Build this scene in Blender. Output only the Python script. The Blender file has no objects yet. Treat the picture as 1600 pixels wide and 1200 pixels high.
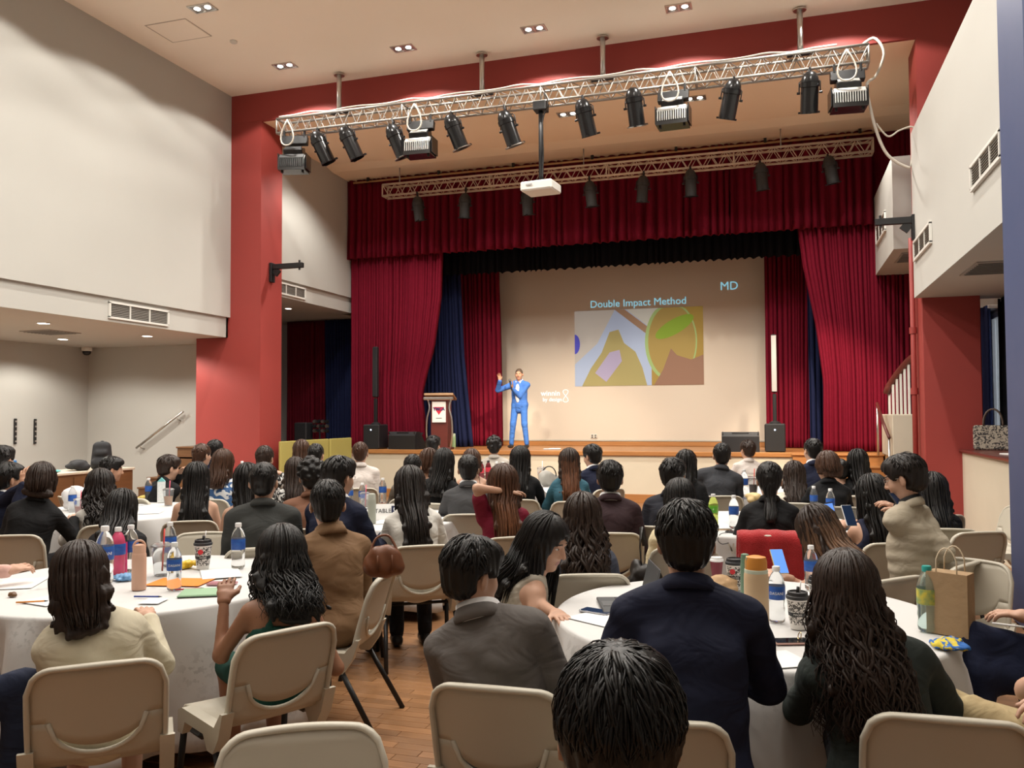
import bpy, bmesh, math, random
import numpy as np
from mathutils import Vector, Matrix

random.seed(7)
np.random.seed(7)
SC = bpy.context.scene
COL = SC.collection
R_ = math.radians

# ------------------------------------------------------------------ camera
CAM_H = 1.65
YAW, PITCH, ROLL, FPX = R_(17.58), R_(2.06), R_(-0.312), 1325.6
_f = np.array([-math.sin(YAW) * math.cos(PITCH), math.cos(YAW) * math.cos(PITCH), math.sin(PITCH)])
_r = np.array([math.cos(YAW), math.sin(YAW), 0.0])
_u = np.cross(_r, _f)
_r2 = _r * math.cos(ROLL) + _u * math.sin(ROLL)
_u2 = -_r * math.sin(ROLL) + _u * math.cos(ROLL)
CAMM = np.array([_r2, _u2, _f])
CAMC = np.array([0, 0, CAM_H])
cam_data = bpy.data.cameras.new('camera')
cam_data.sensor_width = 36
cam_data.lens = 36 * FPX / 1600
cam_data.clip_end = 100
cam = bpy.data.objects.new('camera', cam_data)
COL.objects.link(cam)
cam.matrix_world = Matrix(((_r2[0], _u2[0], -_f[0], 0), (_r2[1], _u2[1], -_f[1], 0), (_r2[2], _u2[2], -_f[2], CAM_H), (0, 0, 0, 1)))
SC.camera = cam


def at(px, py, X=None, Y=None, Z=None, D=None):
    """survey helper: the point of the hall seen at a pixel of the photograph, on a known plane or at a known depth"""
    d = CAMM.T @ np.array([(px - 800) / FPX, -(py - 600) / FPX, 1.0])
    if X is not None: t = X / d[0]
    elif Y is not None: t = Y / d[1]
    elif Z is not None: t = (Z - CAM_H) / d[2]
    else: t = D
    return CAMC + d * t


# ------------------------------------------------------------------ world, exposure, lights
world = bpy.data.worlds.new('world')
SC.world = world
world.use_nodes = True
world.node_tree.nodes['Background'].inputs[0].default_value = (0.75, 0.85, 1.0, 1)
world.node_tree.nodes['Background'].inputs[1].default_value = 1.0
SC.view_settings.view_transform = 'Standard'
SC.view_settings.look = 'None'
SC.view_settings.gamma = 1
SC.view_settings.use_curve_mapping = False
SC.view_settings.exposure = 0.28
SC.cycles.max_bounces = 7
SC.cycles.diffuse_bounces = 4
SC.cycles.transparent_max_bounces = 10
SC.cycles.use_denoising = True
SC.cycles.sample_clamp_indirect = 6

LAMP_W = 155


def spot(name, loc, target, power, angle, blend, color=(1, .955, .88), radius=.06):
    l = bpy.data.lights.new(name, 'SPOT')
    l.energy = power
    l.spot_size = R_(angle)
    l.spot_blend = blend
    l.color = color
    l.shadow_soft_size = radius
    o = bpy.data.objects.new(name, l)
    COL.objects.link(o)
    o.location = loc
    o.rotation_euler = (Vector(target) - Vector(loc)).to_track_quat('-Z', 'Y').to_euler()
    return o


# recessed ceiling fixtures of the hall: one spot in each, on the fixtures' grid
HALL_X = [-7.52 + 2.085 * k for k in range(5)]
HALL_Y = [11.73 - 2.04 * k for k in range(9)]
CEIL = 7.28
for i, lx in enumerate(HALL_X):
    for j, ly in enumerate(HALL_Y):
        spot('hall_downlight', (lx, ly, CEIL - .03), (lx, ly, 0), LAMP_W * (1, 1, 1, 1, .9, .35, .12, .12, .12)[j], 141, .14)
for lx in HALL_X:
    spot('apron_downlight', (lx + .02, 13.9, 6.75), (lx + .02, 13.9, 0), LAMP_W * 1.8, 125, .5)
# under the balcony
SOFFIT = 3.02
SOFFIT_LAMPS = [(-10.25, 9.71), (-12.05, 9.75), (-12.05, 11.83), (-10.27, 11.86), (-10.25, 7.6), (-12.05, 7.6)]
for lx, ly in SOFFIT_LAMPS:
    spot('soffit_downlight', (lx, ly, SOFFIT - .02), (lx, ly, 0), 150, 150, .4, (1, .95, .86), .05)
# the floods and cans on the front truss that are lit, aimed at the stage
STAGE_SPOTS = [((1.0, 12.1, 5.5), (0.55, 16.6, 1.25), 1500, 34), ((-1.35, 12.1, 5.6), (-5.2, 17.0, 1.9), 2000, 16),
               ((-1.4, 12.1, 5.5), (-2.2, 17.3, .95), 520, 56), ((-5.0, 12.1, 5.5), (-5.0, 17.2, 1.0), 700, 46)]
for a, b, p, ang in STAGE_SPOTS:
    spot('stage_spot', a, b, p, ang, .6, (1, .82, .62), .1)


# ------------------------------------------------------------------ materials
MATS = {}


def mat(name, col=(.8, .8, .8), rough=.5, metal=0., spec=.5, var=None, bump=None, emit=None, alpha=None, trans=0., ior=1.45,
        stretch=None, sheen=0., coat=0., per_object=0., aniso=0., coords='Object'):
    """procedural principled material: var=(scale, amount, colour2) colour mottling, bump=(scale, strength, distance), stretch=xyz scaling"""
    if name in MATS: return MATS[name]
    m = bpy.data.materials.new(name)
    m.use_nodes = True
    nt = m.node_tree
    b = nt.nodes['Principled BSDF']
    b.inputs['Base Color'].default_value = (*col, 1)
    b.inputs['Roughness'].default_value = rough
    b.inputs['Metallic'].default_value = metal
    b.inputs['Specular IOR Level'].default_value = spec
    b.inputs['IOR'].default_value = ior
    b.inputs['Transmission Weight'].default_value = trans
    if sheen: b.inputs['Sheen Weight'].default_value = sheen
    if coat: b.inputs['Coat Weight'].default_value = coat
    if aniso: b.inputs['Anisotropic'].default_value = aniso
    if alpha is not None: b.inputs['Alpha'].default_value = alpha
    if emit:
        b.inputs['Emission Color'].default_value = (*emit[0], 1)
        b.inputs['Emission Strength'].default_value = emit[1]
    if var or bump:
        tc = nt.nodes.new('ShaderNodeTexCoord')
        mp = nt.nodes.new('ShaderNodeMapping')
        nt.links.new(tc.outputs[coords], mp.inputs[0])
        if stretch: mp.inputs['Scale'].default_value = stretch
    last = None
    if var:
        n = nt.nodes.new('ShaderNodeTexNoise')
        n.inputs['Scale'].default_value = var[0]
        n.inputs['Detail'].default_value = 5
        nt.links.new(mp.outputs[0], n.inputs['Vector'])
        cr = nt.nodes.new('ShaderNodeMapRange')
        cr.inputs[1].default_value = .35
        cr.inputs[2].default_value = .65
        cr.inputs[4].default_value = var[1]
        nt.links.new(n.outputs['Fac'], cr.inputs[0])
        mx = nt.nodes.new('ShaderNodeMix')
        mx.data_type = 'RGBA'
        mx.inputs[6].default_value = (*col, 1)
        mx.inputs[7].default_value = (*var[2], 1)
        nt.links.new(cr.outputs[0], mx.inputs[0])
        nt.links.new(mx.outputs[2], b.inputs['Base Color'])
        last = mx
    if per_object:
        oi = nt.nodes.new('ShaderNodeObjectInfo')
        mr = nt.nodes.new('ShaderNodeMapRange')
        mr.inputs[3].default_value = 1 - per_object
        mr.inputs[4].default_value = 1 + per_object
        nt.links.new(oi.outputs['Random'], mr.inputs[0])
        hs = nt.nodes.new('ShaderNodeHueSaturation')
        nt.links.new(mr.outputs[0], hs.inputs['Value'])
        if last: nt.links.new(last.outputs[2], hs.inputs['Color'])
        else: hs.inputs['Color'].default_value = (*col, 1)
        nt.links.new(hs.outputs[0], b.inputs['Base Color'])
    if bump:
        n2 = nt.nodes.new('ShaderNodeTexNoise')
        n2.inputs['Scale'].default_value = bump[0]
        n2.inputs['Detail'].default_value = 4
        nt.links.new(mp.outputs[0], n2.inputs['Vector'])
        bp = nt.nodes.new('ShaderNodeBump')
        bp.inputs['Strength'].default_value = bump[1]
        bp.inputs['Distance'].default_value = bump[2] if len(bump) > 2 else .01
        nt.links.new(n2.outputs['Fac'], bp.inputs['Height'])
        nt.links.new(bp.outputs[0], b.inputs['Normal'])
    MATS[name] = m
    return m


def cloth(col, rough=.85, wr=1.):
    n = 'cloth_%02x%02x%02x_%d' % (*[int(255 * min(1, c) ** .45) for c in col], int(rough * 100))
    fresh = n not in MATS
    m = mat(n, col, rough, spec=.25, var=(9, .35, tuple(c * .82 for c in col)), bump=(260, .12 * wr, .002))
    if fresh:
        # broad soft creases under the weave
        nt = m.node_tree
        bp = [q for q in nt.nodes if q.type == 'BUMP'][0]
        tc = [q for q in nt.nodes if q.type == 'TEX_COORD'][0]
        mp = nt.nodes.new('ShaderNodeMapping'); mp.inputs['Scale'].default_value = (1, 1, 1.7)
        nz = nt.nodes.new('ShaderNodeTexNoise'); nz.inputs['Scale'].default_value = 5.5; nz.inputs['Detail'].default_value = 2.5; nz.inputs['Distortion'].default_value = 1.1
        b2 = nt.nodes.new('ShaderNodeBump'); b2.inputs['Strength'].default_value = .55; b2.inputs['Distance'].default_value = .035
        nt.links.new(tc.outputs['Object'], mp.inputs[0]); nt.links.new(mp.outputs[0], nz.inputs['Vector']); nt.links.new(nz.outputs['Fac'], b2.inputs['Height'])
        nt.links.new(b2.outputs[0], bp.inputs['Normal'])
    return m


# ------------------------------------------------------------------ mesh building
class MB:
    def __init__(s): s.v = []; s.f = []; s.n = 0; s.mi = []; s.cur = 0

    def add(s, v, f):
        v = np.asarray(v, float).reshape(-1, 3)
        o = s.n
        s.v.append(v)
        for q in f:
            s.f.append([int(i) + o for i in q]); s.mi.append(s.cur)
        s.n += len(v)
        return s

    def box(s, c, d, rot=None, ch=0.):
        c = np.array(c, float); h = np.array(d, float) / 2
        if ch <= 0:
            v = np.array([[x, y, z] for x in (-1, 1) for y in (-1, 1) for z in (-1, 1)]) * h
            f = [(0, 1, 3, 2), (4, 6, 7, 5), (0, 4, 5, 1), (2, 3, 7, 6), (0, 2, 6, 4), (1, 5, 7, 3)]
        else:
            ch = min(ch, h.min() * .95)
            v = []; idx = {}
            for x in (-1, 1):
                for y in (-1, 1):
                    for z in (-1, 1):
                        for a in range(3):
                            p = np.array([x, y, z]) * (h - ch)
                            p[a] = (x, y, z)[a] * h[a]
                            idx[(x, y, z, a)] = len(v); v.append(p)
            f = []
            for a in range(3):
                b_, c_ = (a + 1) % 3, (a + 2) % 3
                for sg in (-1, 1):
                    q = []
                    for sb, sc_ in ((-1, -1), (1, -1), (1, 1), (-1, 1)):
                        k = [0, 0, 0]; k[a] = sg; k[b_] = sb; k[c_] = sc_
                        q.append(idx[(*k, a)])
                    f.append(q if sg > 0 else q[::-1])
                for sb in (-1, 1):
                    for sc_ in (-1, 1):
                        k0 = [0, 0, 0]; k0[a] = -1; k0[b_] = sb; k0[c_] = sc_
                        k1 = list(k0); k1[a] = 1
                        q = [idx[(*k0, b_)], idx[(*k1, b_)], idx[(*k1, c_)], idx[(*k0, c_)]]
                        f.append(q if sb * sc_ < 0 else q[::-1])
            for x in (-1, 1):
                for y in (-1, 1):
                    for z in (-1, 1):
                        q = [idx[(x, y, z, a)] for a in range(3)]
                        f.append(q if x * y * z > 0 else q[::-1])
            v = np.array(v)
        if rot is not None: v = v @ np.array(rot).T
        return s.add(v + c, f)

    def bx(s, x0, x1, y0, y1, z0, z1, ch=0.):
        return s.box(((x0 + x1) / 2, (y0 + y1) / 2, (z0 + z1) / 2), (abs(x1 - x0), abs(y1 - y0), abs(z1 - z0)), None, ch)

    def tube(s, pts, r, n=8, caps=True, flat=None):
        pts = np.asarray(pts, float)
        m = len(pts)
        r = np.broadcast_to(np.asarray(r, float), (m,))
        t = np.gradient(pts, axis=0)
        t /= np.linalg.norm(t, axis=1)[:, None] + 1e-12
        ref = np.array([0, 0, 1.]) if abs(t[0, 2]) < .9 else np.array([1., 0, 0])
        u = np.cross(ref, t[0]); u /= np.linalg.norm(u)
        vs = []
        for i in range(m):
            u = u - t[i] * (u @ t[i]); u /= np.linalg.norm(u)
            w = np.cross(t[i], u)
            a = np.arange(n) * 2 * math.pi / n
            vs.append(pts[i] + r[i] * (np.cos(a)[:, None] * u + np.sin(a)[:, None] * w * (flat or 1)))
        f = [(i * n + j, i * n + (j + 1) % n, (i + 1) * n + (j + 1) % n, (i + 1) * n + j) for i in range(m - 1) for j in range(n)]
        if caps:
            f.append(list(range(n))[::-1]); f.append([(m - 1) * n + j for j in range(n)])
        return s.add(np.concatenate(vs), f)

    def cyl(s, a, b, r0, r1=None, n=12, caps=True): return s.tube([a, b], [r0, r0 if r1 is None else r1], n, caps)

    def lathe(s, prof, n=20, M=None, o=(0, 0, 0), caps=True):
        """profile [(r, z)...] turned about z"""
        a = np.arange(n) * 2 * math.pi / n
        v = np.concatenate([np.stack([r * np.cos(a), r * np.sin(a), np.full(n, z)], 1) for r, z in prof])
        if M is not None: v = v @ np.array(M).T
        m = len(prof)
        f = [(i * n + j, i * n + (j + 1) % n, (i + 1) * n + (j + 1) % n, (i + 1) * n + j) for i in range(m - 1) for j in range(n)]
        if caps:
            if prof[0][0] > 1e-6: f.append(list(range(n))[::-1])
            if prof[-1][0] > 1e-6: f.append([(m - 1) * n + j for j in range(n)])
        return s.add(v + np.array(o), f)

    def grid(s, P, closed_u=False):
        """P[i,j] -> quads"""
        P = np.asarray(P, float); a, b = P.shape[:2]
        f = []
        for i in range(a - 1):
            for j in range(b - (0 if closed_u else 1)):
                j2 = (j + 1) % b
                f.append((i * b + j, i * b + j2, (i + 1) * b + j2, (i + 1) * b + j))
        return s.add(P.reshape(-1, 3), f)

    def prism(s, poly, z0, z1, M=None, o=(0, 0, 0)):
        p = np.array(poly, float); n = len(p)
        v = np.concatenate([np.c_[p, np.full(n, z0)], np.c_[p, np.full(n, z1)]])
        if M is not None: v = v @ np.array(M).T
        f = [list(range(n))[::-1], [n + i for i in range(n)]] + [(i, (i + 1) % n, n + (i + 1) % n, n + i) for i in range(n)]
        return s.add(v + np.array(o), f)

    def mesh(s, name, mats=None, smooth=False):
        me = bpy.data.meshes.new(name)
        V = np.concatenate(s.v) if s.v else np.zeros((0, 3))
        me.from_pydata(V.tolist(), [], s.f)
        if mats is not None:
            for m in (mats if isinstance(mats, (list, tuple)) else [mats]): me.materials.append(m)
        if any(s.mi): me.polygons.foreach_set('material_index', s.mi)
        if smooth:
            me.polygons.foreach_set('use_smooth', [True] * len(me.polygons))
            if smooth != 'all':
                try: me.set_sharp_from_angle(angle=R_(40))
                except Exception: pass
        return me

    def build(s, name, mats, parent=None, smooth=False, loc=None, rz=None):
        return link(s.mesh(name, mats, smooth), name, parent, loc, rz)


def link(me, name, parent=None, loc=None, rz=None):
    o = bpy.data.objects.new(name, me)
    COL.objects.link(o)
    if parent is not None: o.parent = parent
    if loc is not None: o.location = [float(q) for q in loc]
    if rz is not None: o.rotation_euler = (0, 0, rz)
    return o


def fast_mesh(name, V, Q, mats, mi=None, smooth=True):
    """quads or triangles given as an int array"""
    me = bpy.data.meshes.new(name)
    k = Q.shape[1]
    me.vertices.add(len(V)); me.vertices.foreach_set('co', np.ascontiguousarray(V, np.float32).ravel())
    me.loops.add(Q.size); me.loops.foreach_set('vertex_index', np.ascontiguousarray(Q, np.int32).ravel())
    me.polygons.add(len(Q)); me.polygons.foreach_set('loop_start', np.arange(0, Q.size, k, dtype=np.int32))
    for m in mats: me.materials.append(m)
    if mi is not None: me.polygons.foreach_set('material_index', np.ascontiguousarray(mi, np.int32))
    if smooth: me.polygons.foreach_set('use_smooth', np.ones(len(Q), bool))
    me.update(calc_edges=True)
    me.validate()
    return me


def tag(o, label=None, cat=None, group=None, kind=None):
    if label: o['label'] = label
    if cat: o['category'] = cat
    if group: o['group'] = group
    if kind: o['kind'] = kind
    return o


def empty(name, loc=(0, 0, 0), rz=0, label=None, cat=None, group=None):
    o = bpy.data.objects.new(name, None)
    COL.objects.link(o)
    o.location = [float(q) for q in loc]; o.rotation_euler = (0, 0, rz)
    o.empty_display_size = .1
    return tag(o, label, cat, group)


def copy_tree(o, parent=None):
    c = o.copy(); COL.objects.link(c)
    if parent is not None: c.parent = parent
    for ch in list(o.children): copy_tree(ch, c)
    return c


def struct(mb, name, m, smooth=False, parent=None):
    o = mb.build(name, m, parent, smooth)
    if parent is None: o['kind'] = 'structure'
    return o


def text_mesh(txt, size, name='lettering', m=None, align='CENTER', extrude=0.001, bold=0.):
    cu = bpy.data.curves.new('t', 'FONT')
    cu.body = txt; cu.size = size; cu.align_x = align; cu.align_y = 'CENTER'; cu.extrude = extrude; cu.offset = bold
    cu.resolution_u = 3
    o = bpy.data.objects.new('t', cu)
    COL.objects.link(o)
    bpy.context.view_layer.update()
    dg = bpy.context.evaluated_depsgraph_get()
    me = bpy.data.meshes.new_from_object(o.evaluated_get(dg))
    me.name = name
    bpy.data.objects.remove(o); bpy.data.curves.remove(cu)
    me.materials.clear()
    if m: me.materials.append(m)
    return me


def rotz(a): return np.array([[math.cos(a), -math.sin(a), 0], [math.sin(a), math.cos(a), 0], [0, 0, 1.]])
def rotx(a): return np.array([[1., 0, 0], [0, math.cos(a), -math.sin(a)], [0, math.sin(a), math.cos(a)]])
def roty(a): return np.array([[math.cos(a), 0, math.sin(a)], [0, 1., 0], [-math.sin(a), 0, math.cos(a)]])
# ================================================================== THE ROOM
WALL = mat('plaster_offwhite', (.47, .46, .425), .85, var=(1.2, .25, (.435, .425, .395)), bump=(30, .05, .004))
CEILM = mat('plaster_ceiling', (.95, .88, .77), .9, var=(.8, .3, (.92, .84, .72)))
CREAM = mat('plaster_cream', (.62, .56, .44), .8, var=(2, .3, (.56, .50, .39)))
REDP = mat('paint_red', (.31, .043, .036), .6, var=(2.5, .3, (.27, .043, .036)), bump=(40, .05, .003))
BLUEP = mat('paint_slate_blue', (.055, .075, .16), .55, var=(4, .3, (.075, .09, .18)))
WOODST = mat('wood_stage', (.42, .19, .062), .38, var=(3, .6, (.32, .135, .042)), stretch=(.7, 9, 9), coat=.15)
WOODDK = mat('wood_dark', (.16, .075, .03), .45, var=(3, .6, (.11, .05, .02)), stretch=(1, 1, 8))
WOODMR = mat('wood_maroon', (.13, .028, .022), .35, var=(4, .5, (.09, .02, .016)), stretch=(1, 1, 6), coat=.2)
WHITEM = mat('white_paint', (.68, .665, .62), .5)
BLACK = mat('black_metal', (.012, .012, .013), .42)
BLACKP = mat('black_plastic', (.018, .018, .02), .5)
GRILLE = mat('black_grille', (.012, .012, .013), .7, bump=(900, .6, .002))
STEEL = mat('brushed_steel', (.62, .6, .57), .28, 1.)
ALU = mat('aluminium', (.40, .38, .35), .5, .7, var=(20, .3, (.32, .30, .28)))
DARKV = mat('vent_dark', (.06, .055, .05), .8)
LAMP = mat('lamp_glow', (1, 1, 1), .5, emit=((1, .93, .82), 14))
LAMPS = mat('lamp_glow_soft', (1, 1, 1), .5, emit=((1, .95, .86), 12))
GLASSM = mat('clear_glass', (1, 1, 1), .03, trans=1., ior=1.45)


def parquet():
    m = bpy.data.materials.new('parquet_floor')
    m.use_nodes = True
    nt = m.node_tree; b = nt.nodes['Principled BSDF']
    tc = nt.nodes.new('ShaderNodeTexCoord')
    br = nt.nodes.new('ShaderNodeTexBrick')
    br.inputs['Scale'].default_value = 1
    br.inputs['Brick Width'].default_value = .42
    br.inputs['Row Height'].default_value = .07
    br.inputs['Mortar Size'].default_value = .0015
    br.inputs['Color1'].default_value = (.29, .145, .066, 1)
    br.inputs['Color2'].default_value = (.21, .10, .044, 1)
    br.inputs['Mortar'].default_value = (.10, .045, .02, 1)
    nt.links.new(tc.outputs['Object'], br.inputs['Vector'])
    mp = nt.nodes.new('ShaderNodeMapping'); mp.inputs['Scale'].default_value = (3, 40, 1)
    n = nt.nodes.new('ShaderNodeTexNoise'); n.inputs['Scale'].default_value = 2; n.inputs['Detail'].default_value = 6
    nt.links.new(tc.outputs['Object'], mp.inputs[0]); nt.links.new(mp.outputs[0], n.inputs['Vector'])
    mx = nt.nodes.new('ShaderNodeMix'); mx.data_type = 'RGBA'; mx.blend_type = 'MULTIPLY'; mx.inputs[0].default_value = .55
    nt.links.new(br.outputs['Color'], mx.inputs[6]); nt.links.new(n.outputs['Color'], mx.inputs[7])
    hs = nt.nodes.new('ShaderNodeHueSaturation'); hs.inputs['Value'].default_value = 1.5; hs.inputs['Saturation'].default_value = 1.0
    bw = nt.nodes.new('ShaderNodeRGBToBW')
    nt.links.new(n.outputs['Fac'], mx.inputs[7])
    nt.links.new(mx.outputs[2], hs.inputs['Color'])
    nt.links.new(hs.outputs[0], b.inputs['Base Color'])
    b.inputs['Roughness'].default_value = .36
    return m


PARQ = parquet()
PLANK = mat('parquet_plank', (.36, .18, .08), .33, var=(2, .7, (.23, .11, .048)), stretch=(3, 40, 1), per_object=.22)

floor = struct(MB().bx(-14, 4, -5.2, 19.2, -.12, 0), 'floor', PARQ)
pm = None
for iy in range(62):
    yy = 1.75 + iy * .07
    for ix in range(5):
        x0 = -2.75 + ix * .42 + (iy % 2) * .21 + (iy % 3) * .05
        if pm is None:
            pm = MB().box((0, 0, 0), (.417, .0675, .006), None, .0012).mesh('plank', PLANK)
        o = link(pm, 'plank', floor, (x0, yy, .0015))
        o.rotation_euler = (0, 0, math.pi if (ix * 7 + iy * 3) % 2 else 0)

struct(MB().bx(-9.4, 3.2, -5.2, 12.62, CEIL, CEIL + .12), 'ceiling', CEILM)
struct(MB().bx(-9.2, 1.84, 12.6, 12.9, 6.782, CEIL + .1), 'beam_red', REDP)
# the apron ceiling over the steps, with its shallow fall towards the curtain rail
struct(MB().prism([(12.66, 6.781), (15.3, 6.78), (15.6, 6.72), (16.42, 6.70), (16.42, 6.95), (12.66, 6.95)], -9.2, 3.2, np.array([[0, 0, 1], [1, 0, 0], [0, 1, 0]])), 'ceiling_apron', mat('plaster_warm_bounce', (.94, .78, .58), .9, var=(.8, .3, (.90, .73, .53))))  # peach tint stands for warm light bounced off curtains and stage floor
struct(MB().bx(-9.2, 3.2, 16.42, 19.2, 7.2, 7.3), 'ceiling_stage', BLACKP)
# left side: upper wall on a fascia, the balcony soffit and the walls below it
struct(MB().bx(-9.37, -9.15, -5.2, 12.6, 3.37, CEIL), 'wall_left', WALL)
struct(MB().bx(-9.5, -9.2, -5.2, 12.6, 3.02, 3.37), 'trim_1', WALL)
struct(MB().bx(-13.4, -9.5, -5.2, 13.7, SOFFIT, SOFFIT + .12), 'ceiling_balcony', WALL)
struct(MB().bx(-9.84, -9.2, 12.55, 12.6, SOFFIT - .0, SOFFIT + .35), 'trim_5', WALL)
struct(MB().bx(-13.4, -13.2, -5.2, 13.7, 0, SOFFIT), 'wall_side', WALL)
struct(MB().bx(-13.3, -9.8, 13.6, 13.75, 0, SOFFIT), 'wall_recess', WALL)
struct(MB().bx(-9.85, -8.54, 12.6, 13.25, 0, 6.779), 'pillar_left', REDP)
struct(MB().bx(-9.1, -8.85, 13.25, 16.6, 4.2, 6.9), 'wall_apron_left', WALL)
struct(MB().bx(-9.2, -8.9, 13.25, 16.6, 3.88, 4.2), 'trim_2', WALL)
struct(MB().bx(-12.2, -9.2, 13.75, 18.2, 3.88, 4.0), 'ceiling_wing', WALL)
struct(MB().bx(-12.3, -12.1, 13.76, 18.3, 0, 3.95), 'wall_wing', WALL)
struct(MB().bx(-12.3, -8.9, 18.1, 18.3, 0, 3.95), 'wall_wing_end', WALL)
struct(MB().bx(-9.2, -8.95, 16.6, 19.2, 3.9, 7.25), 'wall_stage_left', BLACKP)
struct(MB().bx(-12.2, -8.95, 13.75, 18.2, 0, .9), 'floor_wing', WOODDK)
# right side
struct(MB().bx(1.84, 2.55, 12.6, 13.3, 0, 5.3, .01).bx(1.84, 3.1, 12.6, 13.3, 5.28, CEIL), 'pillar_right', REDP)
struct(MB().bx(1.75, 1.9, -5.2, 12.6, 3.2, 5.46), 'wall_right', WALL)
struct(MB().bx(1.9, 3.0, -5.2, 13.0, 3.2, 3.32), 'ceiling_gallery', WALL)
struct(MB().bx(1.65, 1.80, 13.8, 16.4, 4.1, 5.5).bx(1.8, 3.0, 13.8, 16.4, 4.1, 4.2).bx(1.8, 3.0, 13.8, 13.95, 4.2, 5.5), 'wall_apron_right', WALL)
struct(MB().bx(3.0, 3.2, -5.2, 12.3, 0, CEIL).bx(3.0, 3.2, 14.2, 19.2, 0, CEIL).bx(3., 3.2, 12.3, 14.2, 3.1, CEIL).bx(3, 3.2, 12.3, 14.2, 0, 1.2), 'wall_outer', WALL)
struct(MB().bx(1.72, 2.25, 6.9, 7.66, 0, 5.4, .015), 'pillar_blue', BLUEP)
par = struct(MB().bx(2.29, 2.45, 7.6, 12.62, 0, 1.12), 'wall_parapet', CREAM)
MB().bx(2.25, 3.0, 7.6, 12.62, 1.12, 1.155, .008).build('coping', WOODMR, par)
struct(MB().bx(-14, 3.2, -5.3, -5.15, 0, CEIL), 'wall_rear', WALL)
struct(MB().bx(-9.2, 3.2, 19.0, 19.2, 0, 7.3), 'wall_stage_back', BLACKP)
win = empty('window_1', (3.03, 13.25, 1.2)); win['kind'] = 'structure'
fr = MB()
for yy in (-.92, -.02, .92): fr.box((0, yy, .95), (.06, .09, 1.9), None, .005)
fr.box((0, 0, .04), (.06, 1.9, .08)).box((0, 0, 1.86), (.06, 1.9, .08))
fr.build('window_frame', WHITEM, win)
MB().box((.02, -.47, .95), (.012, .8, 1.75)).build('pane', GLASSM, win)
MB().box((.02, .45, .95), (.012, .8, 1.75)).build('pane', GLASSM, win)

# ---- the stage
STG, SF = .95, 15.75
struct(MB().bx(-9.0, 1.62, SF + .03, 18.42, .9, STG).bx(1.62, 2.9, SF + .03, 18.42, .9, STG), 'floor_stage', WOODST)
struct(MB().bx(-9.0, 2.9, SF - .02, SF + .03, .87, STG + .004, .01), 'trim_3', WOODST)
struct(MB().bx(-9.0, 2.9, SF + .02, SF + .14, 0, .9), 'wall_stage_front', CREAM)
struct(MB().bx(-9.0, .2, SF - .005, SF + .02, 0, .16, .004), 'baseboard_stage', WOODST)
struct(MB().bx(-7.4, .9, 18.42, 18.75, STG, 1.045, .006), 'trim_4', WOODST)
SCRM = mat('projection_screen', (.60, .53, .44), .8)
scr = MB().bx(-6.15, -.29, 18.5, 18.53, 1.06, 5.4).build('projection_screen', SCRM)
tag(scr, 'large pale projection screen hanging at the back of the stage', 'screen')
MB().bx(-6.15, -.29, 18.485, 18.545, 1.05, 1.085, .005).build('bottom_bar', mat('screen_bar', (.45, .42, .36), .5), scr)

# the steps up to the stage, left of the slatted balustrade
st = empty('stage_steps', (.9, 15, 0), 0, 'brown wooden steps climbing to the stage beside the slatted balustrade', 'steps')
for k in range(5):
    h = .19 * (k + 1)
    y1 = 14.25 + .3 * k
    MB().bx(-.72, .72, y1 - 15, 15.73 - 15, h - .19, h - .03).build('riser', WOODST, st)
    MB().bx(-.74, .74, y1 - 15 - .03, y1 - 15 + .3 if k < 4 else .73, h - .03, h, .006).build('tread', WOODST, st)
# cream stair cheek with white slats under a sloping maroon rail
bal = empty('stair_balustrade', (1.85, 15, 0), 0, 'white slatted balustrade with sloping maroon cap beside the red pillar', 'balustrade')
MB().bx(-.2, .26, -.75, .7, 0, .95).build('lower_panel', mat('wood_light', (.5, .33, .16), .5, var=(4, .5, (.42, .27, .12)), stretch=(1, 1, 6)), bal)
MB().bx(-.08, .2, -.762, -.75, .2, .85, .004).build('inset_panel', mat('wood_light2', (.44, .29, .14), .5), bal)
MB().bx(-.22, .26, -.77, .7, .95, 1.62, .01).build('cheek', CREAM, bal)
cap = MB()
cp = []
for k in range(9):
    u = k / 8
    X = -.17 + u * .40
    top = 2.02 + .40 * math.sin(u * 1.5) + .1 * u
    MB().box((X, -.55 + .9 * (1 - u) * .6, (1.62 + top) / 2), (.034, .05, top - 1.62), None, .004).build('slat', WHITEM, bal)
    cp.append((X, -.55 + .9 * (1 - u) * .6, top + .05))
cap.tube([(cp[0][0] - .04, cp[0][1], cp[0][2] - .12)] + cp + [(cp[-1][0] + .05, cp[-1][1], cp[-1][2])], .06, 8)
cap.build('handrail_cap', WOODMR, bal, 'all')
hr = empty('stair_handrail', (1.5, 14.6, 0), 0, 'steel stair handrail with maroon grip beside the white slats', 'handrail')
MB().tube([(0, .45, .95), (0, .45, 1.78)], .018, 8).build('post', STEEL, hr, 'all')
MB().tube([(0.08, -.35, .19), (.08, -.35, 1.25)], .018, 8).build('post', STEEL, hr, 'all')
MB().tube([(0, .47, 1.8), (.04, .05, 1.5), (.08, -.38, 1.26)], .026, 8).build('grip', WOODMR, hr, 'all')

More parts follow.
